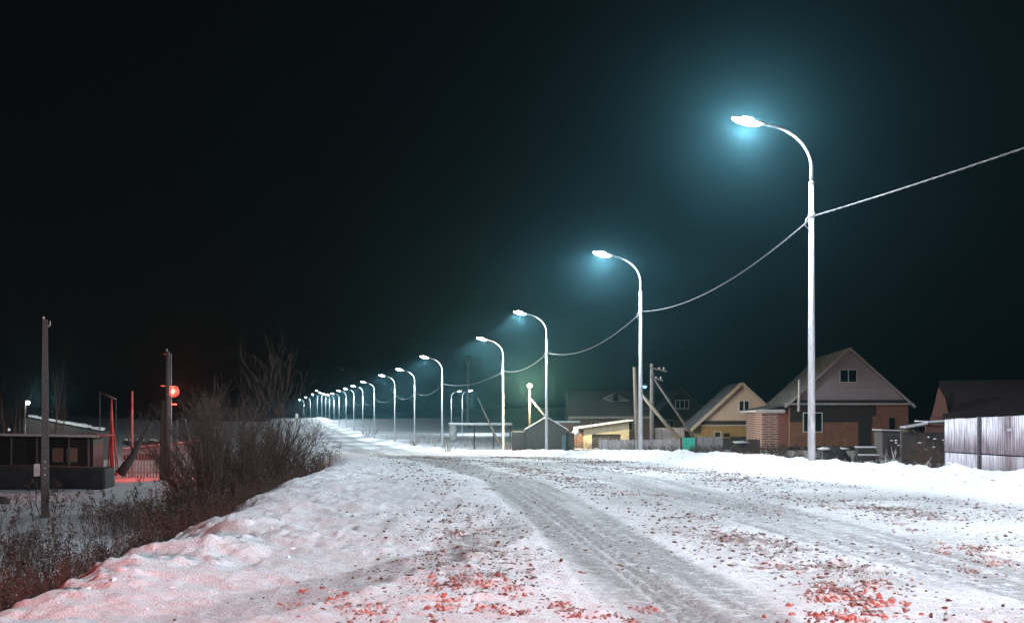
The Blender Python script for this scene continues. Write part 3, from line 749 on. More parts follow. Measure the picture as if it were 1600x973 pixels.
# ------------------------------------------------------------------ fences
def board_fence(name, pxa, pxb, da, db, ta, tb, label, bw=.11):
    a = Vector((X(pxa, da), da, 0)); b = Vector((X(pxb, db), db, 0)); L = (b - a).length; ang = math.atan2(b.y - a.y, b.x - a.x)
    zb_ = min(gz(a.x, a.y), gz(b.x, b.y)) - .15
    root = empty(name, (a.x, a.y, zb_), ang, label, 'fence')
    t0, t1 = Z(ta, da) - zb_, Z(tb, db) - zb_
    m = MB(); x_ = 0
    while x_ < L:
        ww = bw * random.uniform(.8, 1.15); top = t0 + (t1 - t0) * x_ / L + random.uniform(-.03, .03)
        ln = random.uniform(-.008, .008)
        m.box((x_ + ww / 2, random.uniform(-.012, .012), top / 2), (ww - .012, .022, top), Matrix.Rotation(ln, 3, 'Y')); x_ += ww
    m.build('boards', M['fence'], root)
    for f in (.3, .8): MB().beam((0, .05, t0 * f), (L, .05, t1 * f), .04, .08).build('rail', M['wood_old'], root)
    for k in range(int(L / 2.2) + 1):
        xx = min(L - .05, k * 2.2 + .05); MB().span((xx - .05, .08, 0), (xx + .05, .18, t0 + (t1 - t0) * xx / L - .02)).build('post', M['wood_old'], root)
    return root
board_fence('board_fence', 936, 1062, 61.5, 62.5, 687, 686.5, 'longer grey weathered board fence left of the green gate')
board_fence('board_fence', 1087, 1128, 63.5, 64.5, 682.5, 681.5, 'short grey board fence right of the green gate')
d = 63.0; root = empty('green_gate', (X(1066.5, d), d, -1.3), 0, 'bright green metal gate between two grey board fences', 'gate')
W_ = X(1085.5, d) - X(1066.5, d); H_ = Z(684, d) + 1.3
MB().span((.03, -.02, .1), (W_ - .03, .02, H_)).build('gate_panel', M['green'], root)
m = MB(); m.span((0, -.04, .1), (.05, .04, H_ + .02)); m.span((W_ - .05, -.04, .1), (W_, .04, H_ + .02)); m.span((.05, -.035, H_ - .03), (W_ - .05, .035, H_ + .02)); m.span((.05, -.035, H_ * .5), (W_ - .05, -.0201, H_ * .5 + .05)); m.build('gate_frame', M['green'], root)
for xx in (-.12, W_ + .04): MB().span((xx, -.03, 0), (xx + .08, .05, H_ + .05)).build('post', M['wood_dark'], root)
MB().span((W_ - .14, -.09, H_ * .52), (W_ - .10, -.045, H_ * .52 + .14)).build('handle', M['dark'], root)

# darker plank fence further back
board_fence('plank_fence', 1024, 1068, 92, 92, 668, 668, 'dull yellowish plank fence in the dark behind the leaning braces')
board_fence('plank_fence', 1128, 1186, 82, 82, 688, 686, 'low dark plank fence in front of the cream house').children[0].data.materials[0] = M['wood_dark']

# corrugated sheet fence at the right edge
da, db = 33.5, 28.8
a = Vector((X(1476, da), da, 0)); b = Vector((X(1640, db), db, 0)); L = (b - a).length; ang = math.atan2(b.y - a.y, b.x - a.x); zb = -1.05
root = empty('sheet_fence', (a.x, a.y, zb), ang, 'tall weathered corrugated sheet fence at the right edge behind the snow bank', 'fence')
ta, tb = Z(655, da) - zb, Z(646.5, db) - zb
def corr(x0, x1, z0a, z0b, z1a, z1b, n, yoff=0):
    vs = []; fs = []
    N = n * 6
    for k in range(N + 1):
        t = k / N; x_ = x0 + (x1 - x0) * t; y_ = .036 * math.cos(2 * math.pi * k / 6) + yoff
        vs += [(x_, y_, z0a + (z0b - z0a) * t), (x_, y_, z1a + (z1b - z1a) * t)]
    for k in range(N): fs.append((2 * k, 2 * k + 2, 2 * k + 3, 2 * k + 1))
    return vs, fs
PW = .525; npan = int(L / PW) + 1
for k in range(npan):
    xa, xb = k * PW + .02, (k + 1) * PW - .02
    ha, hb_ = ta + (tb - ta) * xa / L + random.uniform(-.012, .012), ta + (tb - ta) * xb / L
    seam = (Z(706, da) - zb) + .0 * xa
    m = MB(); v, f = corr(xa, xb, seam + .02, seam + .02, ha, hb_, 5, random.uniform(-.006, .006)); m.add(v, f, 0, True); o = m.build('upper_sheet', M['slate'], root)
    sd = o.modifiers.new('thickness', 'SOLIDIFY'); sd.thickness = .006
    m = MB(); v, f = corr(xa, xb, 0, 0, seam - .015, seam - .015, 5, random.uniform(-.006, .006)); m.add(v, f, 0, True); o = m.build('lower_sheet', M['slate'], root)
    sd = o.modifiers.new('thickness', 'SOLIDIFY'); sd.thickness = .006
xx = a.lerp(b, 0); 
def along(px):           # where the sight line of a column meets the fence line
    k = (px - CX) / F; t = (k * a.y - a.x) / ((b.x - a.x) - k * (b.y - a.y)); return t * L
xq = along(1533)
MB().span((xq - .05, -.09, 0), (xq + .05, -.035, ta + (tb - ta) * xq / L + .03)).build('post', M['dark'], root)
for q in (1.55, 3.05, 4.6):
    if q < L: MB().span((q - .04, .05, 0), (q + .04, .13, ta)).build('post', M['dark'], root)
for f in (.88, .3): MB().beam((0, .06, ta * f), (L, .06, tb * f), .04, .06).build('rail', M['wood_dark'], root)
MB().beam((0, .15, .4 * ta), (L, .15, .4 * tb), .02, ta * 1.1).build('dark_gap_sheet', M['black'], root)  # added black sheet that keeps the gaps between the panels dark
MB().span((along(1575), -.03, Z(674, 30) - zb), (along(1582), -.024, Z(669, 30) - zb)).build('white_plate', M['trim'], root)

# ------------------------------------------------------------------ right side poles, warm lamp
def plain_pole(name, px, d, ytop, rad, m_, label, lean=0, cat='utility pole', group=None, zb=None, rz=0):
    zb = gz(X(px, d), d) - .2 if zb is None else zb
    root = empty(name, (X(px, d), d, zb), rz, label, cat, group)
    H = Z(ytop, d) - zb
    MB().tube([(0, 0, 0), (lean * .5, 0, H * .5), (lean, 0, H)], [rad, rad * .88, rad * .74], 10).build('pole', m_, root)
    return root, H
r, H = plain_pole('utility_pole', 997, 70, 573, .16, M['wood_pole'], 'bare light wooden pole leaning slightly, close beside the second nearest street lamp', lean=-.22)
r, H = plain_pole('utility_pole', 1018.5, 72, 568, .15, M['wood_old'], 'grey wooden utility pole with insulator arms and two braces', lean=.0)
for k, (zz, dx) in enumerate(((H - .15, .9), (H - .75, 1.1))):
    m = MB(); m.beam((-.15, -.12, zz - .1), (.95 - k * .25, -.12, zz - .35), .08, .09); cr = m.build('crossarm', M['wood_old'], r)
    for j, q in enumerate((.45, .75)):
        MB().tube([(q - k * .2, -.12, zz - .25), (q - k * .2, -.12, zz - .12), (q - k * .2, -.12, zz - .08)], [.03, .055, .03], 8).build('insulator', M['trim'], cr)
m = MB(); m.tube([(-.1, 0, H - .1), (-.28, 0, H + .04), (-.38, 0, H - .06)], .03, 6); m.tube([(.0, -.16, H - .3), (.12, -.2, H - .7), (.05, -.18, H - 1.1), (.16, -.2, H - 1.3), (0, -.16, H - 1.5)], .025, 5); m.build('hook', M['dark'], r)
bot = at(1064, 690, 70); top_ = at(1001, 615, 72)
MB().tube([(top_.x - r.location.x, -.2, top_.z - r.location.z), (bot.x - r.location.x, -2, bot.z - r.location.z)], [.10, .14], 8).build('brace', M['wood_pole'], r, )
bot = at(1087, 688, 74); top_ = at(1022, 592, 72)
MB().tube([(top_.x - r.location.x, -.1, top_.z - r.location.z), (bot.x - r.location.x, 2, bot.z - r.location.z)], [.07, .08], 8).build('brace', M['wood_old'], r)
p = at(1007.5, 602.5, 71); root = empty('small_lamp', (p.x, p.y, p.z), 0, 'small dim bluish lamp hanging beside the insulator pole', 'lamp')
MB().beam((.1, .1, .12), (.42, .6, .02), .04, .04).build('bracket', M['dark'], root)
MB().tube([(0, 0, .12), (0, 0, .06), (0, 0, .0)], [.05, .14, .17], 10).build('lamp_shade', M['dark'], root)
MB().blob((0, 0, -.04), (.14, .14, .13), 2, 0, 7, 10, 0).build('bulb', M['dimlens'], root)

# warm lamp
d = 88.0; p = at(827.5, 602, d); zb = -1.7
root = empty('yard_lamp', (p.x, d, zb), 0, 'bright warm yellow lamp on a wooden pole with a brace behind the dark shed', 'lamp')
MB().tube([(0, 0, 0), (0, 0, p.z - zb - .35)], [.11, .08], 8).build('pole', M['wood_dark'], root)
e = at(858, 656, d); t_ = at(829, 623, d)
MB().tube([(t_.x - p.x, .15, t_.z - zb), (e.x - p.x + .6, .15, e.z - zb - .8)], [.07, .09], 8).build('brace', M['wood_dark'], root)
MB().tube([(0, -.1, p.z - zb - .5), (0, -.25, p.z - zb - .1), (0, -.3, p.z - zb + .12)], .03, 6).build('bracket', M['dark'], root)
MB().tube([(0, -.3, p.z - zb + .16), (0, -.3, p.z - zb + .08)], [.06, .22], 12).build('lamp_shade', M['dark'], root)
MB().blob((0, -.3, p.z - zb - .03), (.19, .19, .19), 3, 0, 8, 12, 0).build('bulb', M['warm'], root)
add_light('yard_light', 'POINT', (p.x, d - .75, p.z - .0), WARM_W, (1.0, .80, .45), radius=.15)

# overhead pipe on posts + leaning strut + mast
d = 118.0; zb = -2.3
root = empty('overhead_pipe', (X(701, d), d, zb), 0, 'long thin raised pipe with snow on top, left of the dark shed', 'pipe')
W_ = X(800, d) - X(701, d); zt = Z(662.5, d) - zb
MB().tube([(0, 0, zt), (W_, .4, zt - .05)], .10, 8).build('pipe', M['palemetal'], root)
m = MB(); m.beam((0, 0, zt + .11), (W_, .4, zt + .07), .16, .08); m.build('snow_cover', M['snowcap'], root)
for px in (741, 771, 797): MB().tube([(X(px, d) - X(701, d), .1, 0), (X(px, d) - X(701, d), .1, zt - .1)], .07, 6).build('post', M['dark'], root)
m = MB(); m.blob((.45, .1, zt - .9), (.45, .4, 1.0), 5, 0, 8, 12, .1); m.build('valve_cover', M['stonepale'], root)
t_ = at(747, 622, 98); e = at(781, 690, 94)
tag(MB().tube([t_, e + Vector((0, 0, -.3))], [.05, .09], 7).build('leaning_strut', M['wood_dark']), 'thin dark leaning pole in front of the overhead pipe', 'pole')
d = 300.0; zb = -2.6
root = empty('mast', (X(731.5, d), d, zb), 0, 'tall grey mast with a thicker top section behind the far lamps', 'mast')
MB().tube([(0, 0, 0), (0, 0, Z(572, d) - zb)], [.45, .32], 10).build('pole', M['palemetal'], root)
MB().tube([(0, 0, Z(572, d) - zb), (0, 0, Z(570, d) - zb), (0, 0, Z(556, d) - zb)], [.4, .72, .72], 10).build('head', M['palemetal'], root)

# small white post far left on the road crest
p = at(464, 656, 330); root = empty('marker_post', (p.x, p.y, gz(p.x, p.y) - .1), 0, 'tiny white marker post with a glowing head on the far road crest', 'post')
hh = Z(646, 330) - root.location.z
MB().span((-.2, -.2, 0), (.2, .2, hh * .55)).build('foot', M['trim'], root); MB().span((-.34, -.3, hh * .55), (.34, .3, hh)).build('head', emit('glowing_marker', (.8, .95, 1), .5), root)  # head is made bright by emission though it is no lamp

# ------------------------------------------------------------------ bare shrubs, trees
def branch_tube(V, Fc, a, b, r0, r1):
    d_ = b - a
    u = d_.orthogonal().normalized(); w_ = d_.normalized().cross(u); base = len(V)
    for p_, r_ in ((a, r0), (b, r1)):
        for k in range(3):
            an = 2.0944 * k; V.append(p_ + (u * math.cos(an) + w_ * math.sin(an)) * r_)
    for k in range(3): Fc.append((base + k, base + (k + 1) % 3, base + 3 + (k + 1) % 3, base + 3 + k))

def grow(V, Fc, p, d_, length, rad, depth, rr, up=.12, spread=.5, segs=4, kids=3, gn=.93):
    step = length / segs
    for i in range(segs):
        d_ = (d_ + Vector((rr.gauss(0, .085), rr.gauss(0, .085), up * rr.random()))).normalized()
        q = p + d_ * step; r1 = max(rad * .82, .0035)
        branch_tube(V, Fc, p, q, rad, r1); p = q; rad = r1
        if depth > 0 and i > 0 or depth > 1:
            for k in range(rr.randint(1, kids)):
                v = (d_ + Vector((rr.gauss(0, spread), rr.gauss(0, spread), rr.gauss(.15, spread * .6)))).normalized()
                if depth > 0: grow(V, Fc, p, v, length * rr.uniform(.45, .7), rad * .62, depth - 1, rr, up, spread, max(2, segs - 1), kids, gn)
    return p

def shrub(name, loc, H, W, nst, label, cat='bush', seed=1, mat_=None, depth=2, rad=.035, group=None, spread=.45, minr=.0, kids=2, tips=0):
    rr = random.Random(seed); loc = Vector(loc)
    root = empty(name, loc, 0, label, cat, group)
    V, Fc = [], []
    VT, FT = [], []
    for k in range(nst):
        a = rr.uniform(0, 6.283); q = rr.random() ** .6
        st = Vector((math.cos(a) * q * W * .22, math.sin(a) * q * W * .16, -.15))
        d_ = Vector((math.cos(a) * q * W / H * .75, math.sin(a) * q * W / H * .6, 1)).normalized()
        hh = H * rr.uniform(.55, .95) * (1 - .3 * q)
        segs = 6; p_ = st; r_ = rad * rr.uniform(.6, 1.1); step = hh / segs
        for i in range(segs):
            d_ = (d_ + Vector((rr.gauss(0, .05), rr.gauss(0, .05), .02))).normalized()
            q2 = p_ + d_ * step; r1 = max(r_ * .82, .006 + minr)
            branch_tube(V, Fc, p_, q2, r_ + minr, r1 + minr); p_, r_ = q2, r1
            for j in range(rr.randint(1, kids + 1)):
                v = (d_ + Vector((rr.gauss(0, spread), rr.gauss(0, spread), rr.gauss(.15, spread * .5)))).normalized()
                ln = min(hh * rr.uniform(.16, .34), 1.3)
                grow(VT, FT, p_, v, ln, max(r_ * .45, .005) + minr * .5, depth - 1, rr, spread=spread, segs=3, kids=kids)
    nmesh('trunk', np.array(V), np.array(Fc), [mat_ or M['bark']], parent=root)
    if VT: nmesh('twigs', np.array(VT), np.array(FT), [mat_ or M['bark']], parent=root)
    return root
# the large roadside thicket
P_ = at(385, 700, 41); shrub('willow_bush', (P_.x, 41, gz(P_.x, 41)), 4.7, 5.2, 56, 'large bare willow bush beside the red lamp, left of the road', seed=4, depth=3, rad=.045, minr=.007, kids=3, spread=.55)
P_ = at(418, 700, 43); shrub('willow_bush', (P_.x, 43, gz(P_.x, 43)), 5.0, 1.8, 11, 'taller upright bare bush at the right side of the thicket', seed=8, depth=3, rad=.04, minr=.006, spread=.35, kids=3)
P_ = at(335, 700, 38); shrub('willow_bush', (P_.x, 38, gz(P_.x, 38)), 4.0, 3.8, 32, 'lower bare bush at the left side of the thicket', seed=9, depth=3, rad=.035, minr=.007, kids=3, spread=.55)
for k, (px, d, H_, W_, lab) in enumerate(((462, 40, 1.1, 2.2, 'low dark bush at the shoulder edge right of the thicket'), (492, 43, .7, 1.4, 'lowest dark bush where the shoulder dips, rightmost of the thicket'),
                                          (430, 37, 1.7, 2.8, 'dense low bush in front of the willow thicket'), (372, 33, 1.5, 2.6, 'dark low bush below the willow bush, nearest to the camera'), (300, 36, 1.7, 2.2, 'small dark bush at the foot of the red lamp pole'))):
    shrub('low_bush', (X(px, d), d, gz(X(px, d), d)), H_, W_, 22, lab, seed=20 + k, depth=2, rad=.02, minr=.004, spread=.6)
# faint bare trees far left
for k, (px, d, yt, lab) in enumerate(((92, 70, 520, 'tall faint bare tree behind the left utility pole'), (20, 66, 560, 'faint bare tree at the left edge behind the low building'))):
    x_ = X(px, d); zb = gz(x_, d); shrub('bare_tree', (x_, d, zb), Z(yt, d) - zb, 2.2, 5, lab, 'tree', seed=40 + k, depth=2, rad=.07, spread=.25)
# shrubs on the right
P_ = [(1000, 58.5, 684, 1.5, 'brown twiggy shrub in front of the long board fence'), (975, 58.5, 692, 1.2, 'small dry shrub at the left part of the board fence'), (1022, 58.8, 690, 1.2, 'small dry shrub at the right part of the board fence'), (946, 59.5, 690, .8, 'sparse dry shrub at the left end of the board fence')]
for k, (px, d, yt, W_, lab) in enumerate(P_):
    x_ = X(px, d); zb = gz(x_, d); shrub('dry_shrub', (x_, d, zb), max(.7, (Z(yt, d) - zb) * 1.25), W_, 18, lab, seed=60 + k, mat_=M['barkpale'], depth=1, rad=.014, minr=.002, spread=.4, group='dry shrubs along the board fence')
P_ = [(1250, 38, 702, .7, 'frosted fan shaped shrub left of the nearest lamp pole'), (1234, 42, 706, .5, 'small frosted shrub farther left of the nearest lamp pole'),
      (1282, 37, 708, .5, 'low frosted twigs right of the nearest lamp pole'), (1311, 37, 710, .4, 'two short frosted stems before the tarpaulin heap'),
      (1393, 36, 700, .9, 'pale arching shrub on the bank edge before the dark garden'), (1443, 35, 712, .4, 'single pale stem shrub before the dark garden')]
for k, (px, d, yt, W_, lab) in enumerate(P_):
    x_ = X(px, d); zb = gz(x_, d); shrub('frosted_shrub', (x_, d, zb), max(.8, (Z(yt, d) - zb) * 1.2), W_, 9, lab, seed=80 + k, mat_=M['palemetal'], depth=1, rad=.012, minr=.004, spread=.5, group='frosted shrubs behind the snow bank')
for k, (px, d, yt, W_, lab) in enumerate(((1420, 44, 682, 2.0, 'dark garden bush with snow tufts left of the corrugated fence'), (1458, 42, 676, 1.8, 'dark garden bush touching the corrugated fence'), (1300, 60, 686, 1.6, 'brown bush against the orange wall'), (1215, 70, 690, 1.4, 'dark bush at the brick side wall'))):
    x_ = X(px, d); zb = gz(x_, d); r = shrub('garden_bush', (x_, d, zb), (Z(yt, d) - zb) * 1.1, W_, 26, lab, seed=100 + k, depth=2, rad=.02, minr=.004, spread=.6)
    m = MB(); rr = random.Random(k)
    for j in range(6): m.blob((rr.gauss(0, W_ * .25), rr.gauss(0, W_ * .2), (Z(yt, d) - zb) * rr.uniform(.55, .95)), (.04 + .04 * rr.random(), .05, .025), j + k * 20)
    if k < 2: m.build('snow_tufts', M['snowcap'], r)

# ------------------------------------------------------------------ garden clutter on the right
def thing(name, px, d, label, cat, rz=0, group=None, dz=0):
    x_ = X(px, d); return empty(name, (x_, d, gz(x_, d) + dz), rz, label, cat, group)
r = thing('tarpaulin_heap', 1301, 45, 'black tarpaulin covered heap with snow on top right of the nearest lamp pole', 'heap')
zt = Z(699, 45) - r.location.z
m = MB(); m.blob((0, 0, zt * .42), (.72, .6, zt * .62), 3, 0, 8, 14, .10); m.build('tarpaulin', M['tarp'], r)
m = MB(); m.blob((-.38, -.05, zt * .96), (.26, .3, .07), 4); m.blob((.25, 0, zt * .97), (.42, .25, .045), 5); m.build('snow_cap', M['snowcap'], r)
r = thing('covered_vehicle', 1158, 70, 'dark covered trailer with a snowy top before the cream house', 'trailer')
zt = Z(690, 70) - r.location.z
m = MB(); m.blob((0, 0, zt * .45), (.72, .8, zt * .52), 7, 0, 8, 14, .06); m.span((-.6, -.3, .15), (.6, .6, zt * .4)); m.build('cover', M['tarp'], r)
m = MB(); m.blob((0, 0, zt * .98), (.5, .5, .08), 8); m.build('snow_cap', M['snowcap'], r)
for sx in (-.55, .5): MB().tube([(sx - .06, -.55, .35), (sx + .06, -.55, .35)], .3, 14).build('wheel', M['black'], r)
r = thing('snow_heap', 1136, 66, 'whitish snow heap in the dark yard right of the short fence', 'heap'); zt = Z(702, 66) - r.location.z
MB().blob((0, 0, zt * .5), (.45, .5, zt * .5), 9).build('snow_pile', M['snowcap'], r)
for px, d, py, s_, lab in ((1170, 52, 709, .25, 'pale stone in front of the covered trailer'), (1199, 52, 711, .28, 'pale stone left of the two under the brick side wall'), (1213, 52, 712, .24, 'pale stone right of the two under the brick side wall')):
    r = thing('stone', px, d, lab, 'stone', group='pale stones behind the snow bank'); zz = Z(py, d) - r.location.z
    m = MB(); m.blob((0, 0, zz - .1), (s_, s_ * .8, s_ * .8), int(px), 0, 6, 9, .2); m.blob((0, 0, (zz - .2) / 2), (s_ * 1.2, s_, max(.2, (zz - .1) / 2 + .1)), int(px) + 1, 0, 6, 9, .2); m.build('rock', M['stonepale'], r)
# bench table with snow
r = thing('garden_table', 1357, 52, 'low garden table with a snowy top before the house door', 'table')
zt = Z(711, 52) - r.location.z
MB().span((-.42, -.3, zt - .06), (.42, .3, zt)).build('table_top', M['wood_dark'], r); MB().span((-.41, -.29, zt + .001), (.41, .29, zt + .05)).build('snow_cover', M['snowcap'], r)
for sx in (-.36, .36):
    for sy in (-.24, .24): MB().span((sx - .03, sy - .03, 0), (sx + .03, sy + .03, zt - .061)).build('leg', M['wood_dark'], r)
r = thing('wood_stack', 1352, 60, 'dark stack of boards with a thin snowy top behind the garden table', 'wood stack'); zt = Z(699, 60) - r.location.z
m = MB()
for k in range(6): m.span((-.5 + random.uniform(-.06, .06), -.3, zt * k / 6), (.5 + random.uniform(-.06, .06), .3, zt * (k + 1) / 6 - .02))
m.build('boards', M['wood_dark'], r); MB().span((-.5, -.3, zt), (.48, .28, zt + .07)).build('snow_cover', M['snowcap'], r)
# outhouse-like cabin
r = thing('garden_cabin', 1395, 62, 'dark plank garden cabin with thin snowy roof, right of the brick house door', 'cabin'); zt = Z(675, 62) - r.location.z
MB().span((-.58, 0, 0), (.60, 1.4, zt)).build('wall', stripes('dark_cabin_boards', (.10, .09, .10), (.06, .055, .06), .14, 'X'), r)
MB().box((0, .7, zt + .05), (1.32, 1.65, .06), Matrix.Rotation(R(2), 3, 'Y')).build('roof', M['wood_dark'], r)
m = MB(); m.box((0, .7, zt + .11), (1.32, 1.65, .05), Matrix.Rotation(R(2), 3, 'Y')); m.build('snow_cover', M['snowcap'], r)
MB().span((-.3, -.03, .1), (.3, -.005, zt - .2)).build('door', M['wood_dark'], r)
r = thing('hanging_cloth', 1419, 58, 'light brown cloth strips hanging right of the garden cabin', 'cloth'); zt = Z(673, 58) - r.location.z
m = MB(); 
for k, q in enumerate((-.22, -.08, .05, .18)): m.box((q, random.uniform(-.03, .03), zt - .25 - .05 * k), (.09, .02, .5 + .1 * (k % 2)))
m.build('cloth', mat('pale_brown_cloth', (.42, .33, .25)), r); MB().beam((-.4, 0, zt), (.4, 0, zt + .03), .04, .04).build('rail', M['wood_old'], r)
for q in (-.38, .38): MB().span((q - .025, -.02, 0), (q + .025, .02, zt - .03)).build('post', M['wood_old'], r)
# lean-to roof edges with snow
r = thing('lean_to', 1445, 56, 'low dark lean-to with wavy snowy roof edge left of the corrugated fence', 'lean-to')
zz = r.location.z; X0 = r.location.x
def L3(px, py, d): q = at(px, py, d); return (q.x - X0, q.y - 56, q.z - zz)
m = MB(); m.beam(L3(1410, 667, 56), L3(1445, 661, 56), .8, .07); m.beam(L3(1432, 657.5, 56.6), L3(1452, 658.5, 56.6), .6, .06); m.beam(L3(1445, 659, 56), L3(1476, 657, 56), .8, .07); m.build('snow_cover', M['snowcap'], r)
m = MB(); m.beam(L3(1410, 669.5, 56), L3(1445, 663.5, 56), .8, .07); m.beam(L3(1445, 661.5, 56), L3(1480, 659.5, 56), .8, .07); m.build('roof', M['wood_dark'], r)
m = MB(); a_ = L3(1448, 664, 56.4); b_ = L3(1480, 675, 56.4); m.span((a_[0], .5, b_[2]), (b_[0], .6, a_[2])); m.build('brick_wall', M['brickdark'], r)
a_ = L3(1412, 672, 56.4); b_ = L3(1480, 675, 56.4); MB().span((a_[0], .62, 0), (b_[0], .75, b_[2])).build('wall', M['wood_dark'], r)

# ------------------------------------------------------------------ left side
# near utility pole with meter box
d = 39.5; zb = gz(X(70, d), d) - .1
root = empty('utility_pole', (X(70.5, d), d, zb), R(20), 'near concrete utility pole at the left with a small grey box, no lamp on it', 'utility pole')
H = Z(499, d) - zb
m = MB(); vs = []
for (z_, h1, h2) in ((-.3, .14, .13), (H, .085, .08)):
    vs += [(-h1, -h2, z_), (h1, -h2, z_), (h1, h2, z_), (-h1, h2, z_)]
m.add(vs, [(0, 1, 5, 4), (1, 2, 6, 5), (2, 3, 7, 6), (3, 0, 4, 7), (4, 5, 6, 7), (3, 2, 1, 0)]); m.build('pole', M['concrete'], root)
MB().span((-.36, -.12, Z(743, d) - zb), (-.16, .06, Z(724, d) - zb)).build('meter_box', M['palemetal'], root)
for py in (721, 731, 741): MB().tube([(.0, -.17, Z(py, d) - zb), (.0, -.10, Z(py, d) - zb)], .035, 8).build('bolt', M['galv'], root)
m = MB(); m.tube([(-.05, 0, H), (-.05, 0, H + .08), (-.05, 0, H + .1)], [.03, .05, .03], 8); m.tube([(.09, 0, H - .25), (.16, 0, H - .2), (.16, 0, H - .05)], .025, 6); m.build('insulator', M['trim'], root)
m = MB(); m.tube([(-.26, -.14, Z(743, d) - zb), (-.3, -.1, .6), (-.14, -.1, .1)], .018, 5); m.build('conduit', M['dark'], root)
# pole with the red lamp
d = 60.0; zb = gz(X(262, d), d) - .1
root = empty('utility_pole', (X(262, d), d, zb), 0, 'double utility pole carrying the red lamp left of the willow bush', 'utility pole')
H = Z(549, d) - zb
m = MB(); m.tube([(0, 0, 0), (0, 0, H)], [.15, .11], 10); m.build('pole', M['concrete'], root)
m = MB(); m.tube([(.17, .1, .5), (.15, .1, H - .1)], .035, 6); m.build('conduit', M['galv'], root)
m = MB(); m.tube([(-.30, .1, -.2), (-.24, .1, 4.4)], [.18, .15], 8); m.build('stub_post', M['wood_dark'], root)
m = MB(); m.tube([(-.05, 0, H), (-.05, 0, H + .14)], .05, 8); m.tube([(-.2, 0, H - .12), (.12, 0, H - .12)], .03, 6); m.build('insulator', M['trim'], root)
p = at(271.5, 608, d + 1.3)
root = empty('red_lamp', (p.x, p.y, p.z), 0, 'glowing red lamp on a bracket of the double utility pole', 'lamp')
MB().beam((-.34, -1.2, .16), (0, -.05, .16), .05, .05).build('bracket', M['dark'], root)
MB().tube([(0, 0, .24), (0, 0, .18), (0, 0, .12)], [.05, .2, .22], 12).build('lamp_shade', M['dark'], root)
MB().blob((0, 0, -.12), (.30, .26, .30), 3, 0, 8, 14, 0).build('bulb', M['redlens'], root)
MB().span((-.12, -.02, -.85), (.16, .04, -.79)).build('plate', M['palemetal'], root)
add_light('red_lamp_light', 'POINT', (p.x, p.y - .36, p.z - .12), RED_W, (1.0, .045, .025), radius=.10)
# gantry frame
d = 72.0; zb = -2.3; x0 = X(156, d)
root = empty('pipe_gantry', (x0, d, zb), 0, 'thin tall pipe frame with a slanting top bar behind the low dark building', 'frame')
a_, b_ = (0, 0, Z(612, d) - zb), (X(194, d) - x0, -1.5, Z(624, d) - zb)
MB().tube([(0, 0, 0), a_], .035, 6).build('post', M['concrete'], root); MB().tube([(b_[0], b_[1], 0), b_], .035, 6).build('post', M['concrete'], root)
MB().tube([a_, b_], .055, 6).build('top_bar', M['palemetal'], root)
# mast with splayed legs; the red lamp's light is put into its colour
d = 66.0; x0 = X(174.5, d); zb = -2.25
root = empty('red_mast', (x0, d, zb), 0, 'mast with splayed legs, red lamplight put into its colour', 'mast')
MB().tube([(0, 0, 0), (0, 0, Z(652, d) - zb), (0, 0, Z(622, d) - zb)], [.13, .09, .035], 8).build('pole', M['redlit'], root)
for dx, dy in ((.42, .1), (.30, -.5), (-.35, .2)):
    MB().tube([(0, 0, Z(650, d) - zb), (dx, dy, .0)], .045, 6).build('leg', M['redlit'], root)
m = MB(); m.span((-.5, -.5, .1), (.5, .3, .35)); m.build('base', M['redlit'], root)
r, H = plain_pole('thin_post', 206.5, 63, 611, .075, M['wood_old'], 'slim bare post between the red mast and the double utility pole', cat='post')
# bent pale pipe
d = 52.0; x0 = X(277, d); zb = -2.2
root = empty('bent_pipe', (x0, d, zb), 0, 'pale bent pipe frame right under the red lamp', 'frame')
MB().tube([(0, 0, 0), (0, 0, Z(655, d) - zb), (X(290, d) - x0, 0, Z(655, d) - zb), (X(297, d) - x0, 0, Z(690, d) - zb), (X(298, d) - x0, 0, 0)], .035, 6).build('pipe', M['palemetal'], root)
# leaning trunk
d = 58.0; a_ = at(188, 740, d); b_ = at(222, 683, d)
root = empty('leaning_tree', a_, 0, 'dark leaning dead tree between the red mast and the double pole', 'tree'); b_ = b_ - a_; a_ = Vector((0, 0, 0))
MB().tube([a_, a_.lerp(b_, .5) + Vector((.1, 0, 0)), b_, b_ + Vector((.5, .1, .7))], [.26, .18, .12, .05], 9).build('trunk', M['wood_dark'], root)
MB().tube([b_ * .6, b_ * .6 + Vector((-.3, .1, .7)), b_ * .6 + Vector((-.35, .1, 1.2))], [.08, .04, .02], 6).build('limb', M['wood_dark'], root)
# low dark building
d = 58.0; zb = -2.15; x0 = X(-60, d)
root = empty('low_building', (x0, d, zb), 0, 'low dark building with a long flat eave at the left', 'building')
W_ = X(150, d) - x0; hh = Z(682, d) - zb
MB().span((0, .4, 0), (W_ - .3, 1.9, hh)).build('wall', stripes('dark_planks', (.014, .013, .013), (.009, .008, .009), .16, 'X'), root)
m = MB(); m.span((-.3, -.3, hh + .01), (W_ + .25, 2.1, hh + .10)); m.build('roof', M['wood_dark'], root)
m = MB(); m.beam((-.3, -.34, hh + .16), (W_ + .25, -.34, hh + .03), .06, .12); m.build('eave_board', M['palemetal'], root)
for px in (78, 100): MB().span((X(px, d) - x0, .33, Z(722, d) - zb), (X(px + 16, d) - x0, .39, Z(700, d) - zb)).build('wall_patch', M['brickold'], root)
for px in (20, 60, 110, 140): MB().tube([(X(px, d) - x0, -.2, 0), (X(px, d) - x0, -.2, hh)], .06, 6).build('post', M['wood_dark'], root)
r = thing('dark_block', 60, 54, 'low black block in front of the low building', 'covered load')
m = MB()
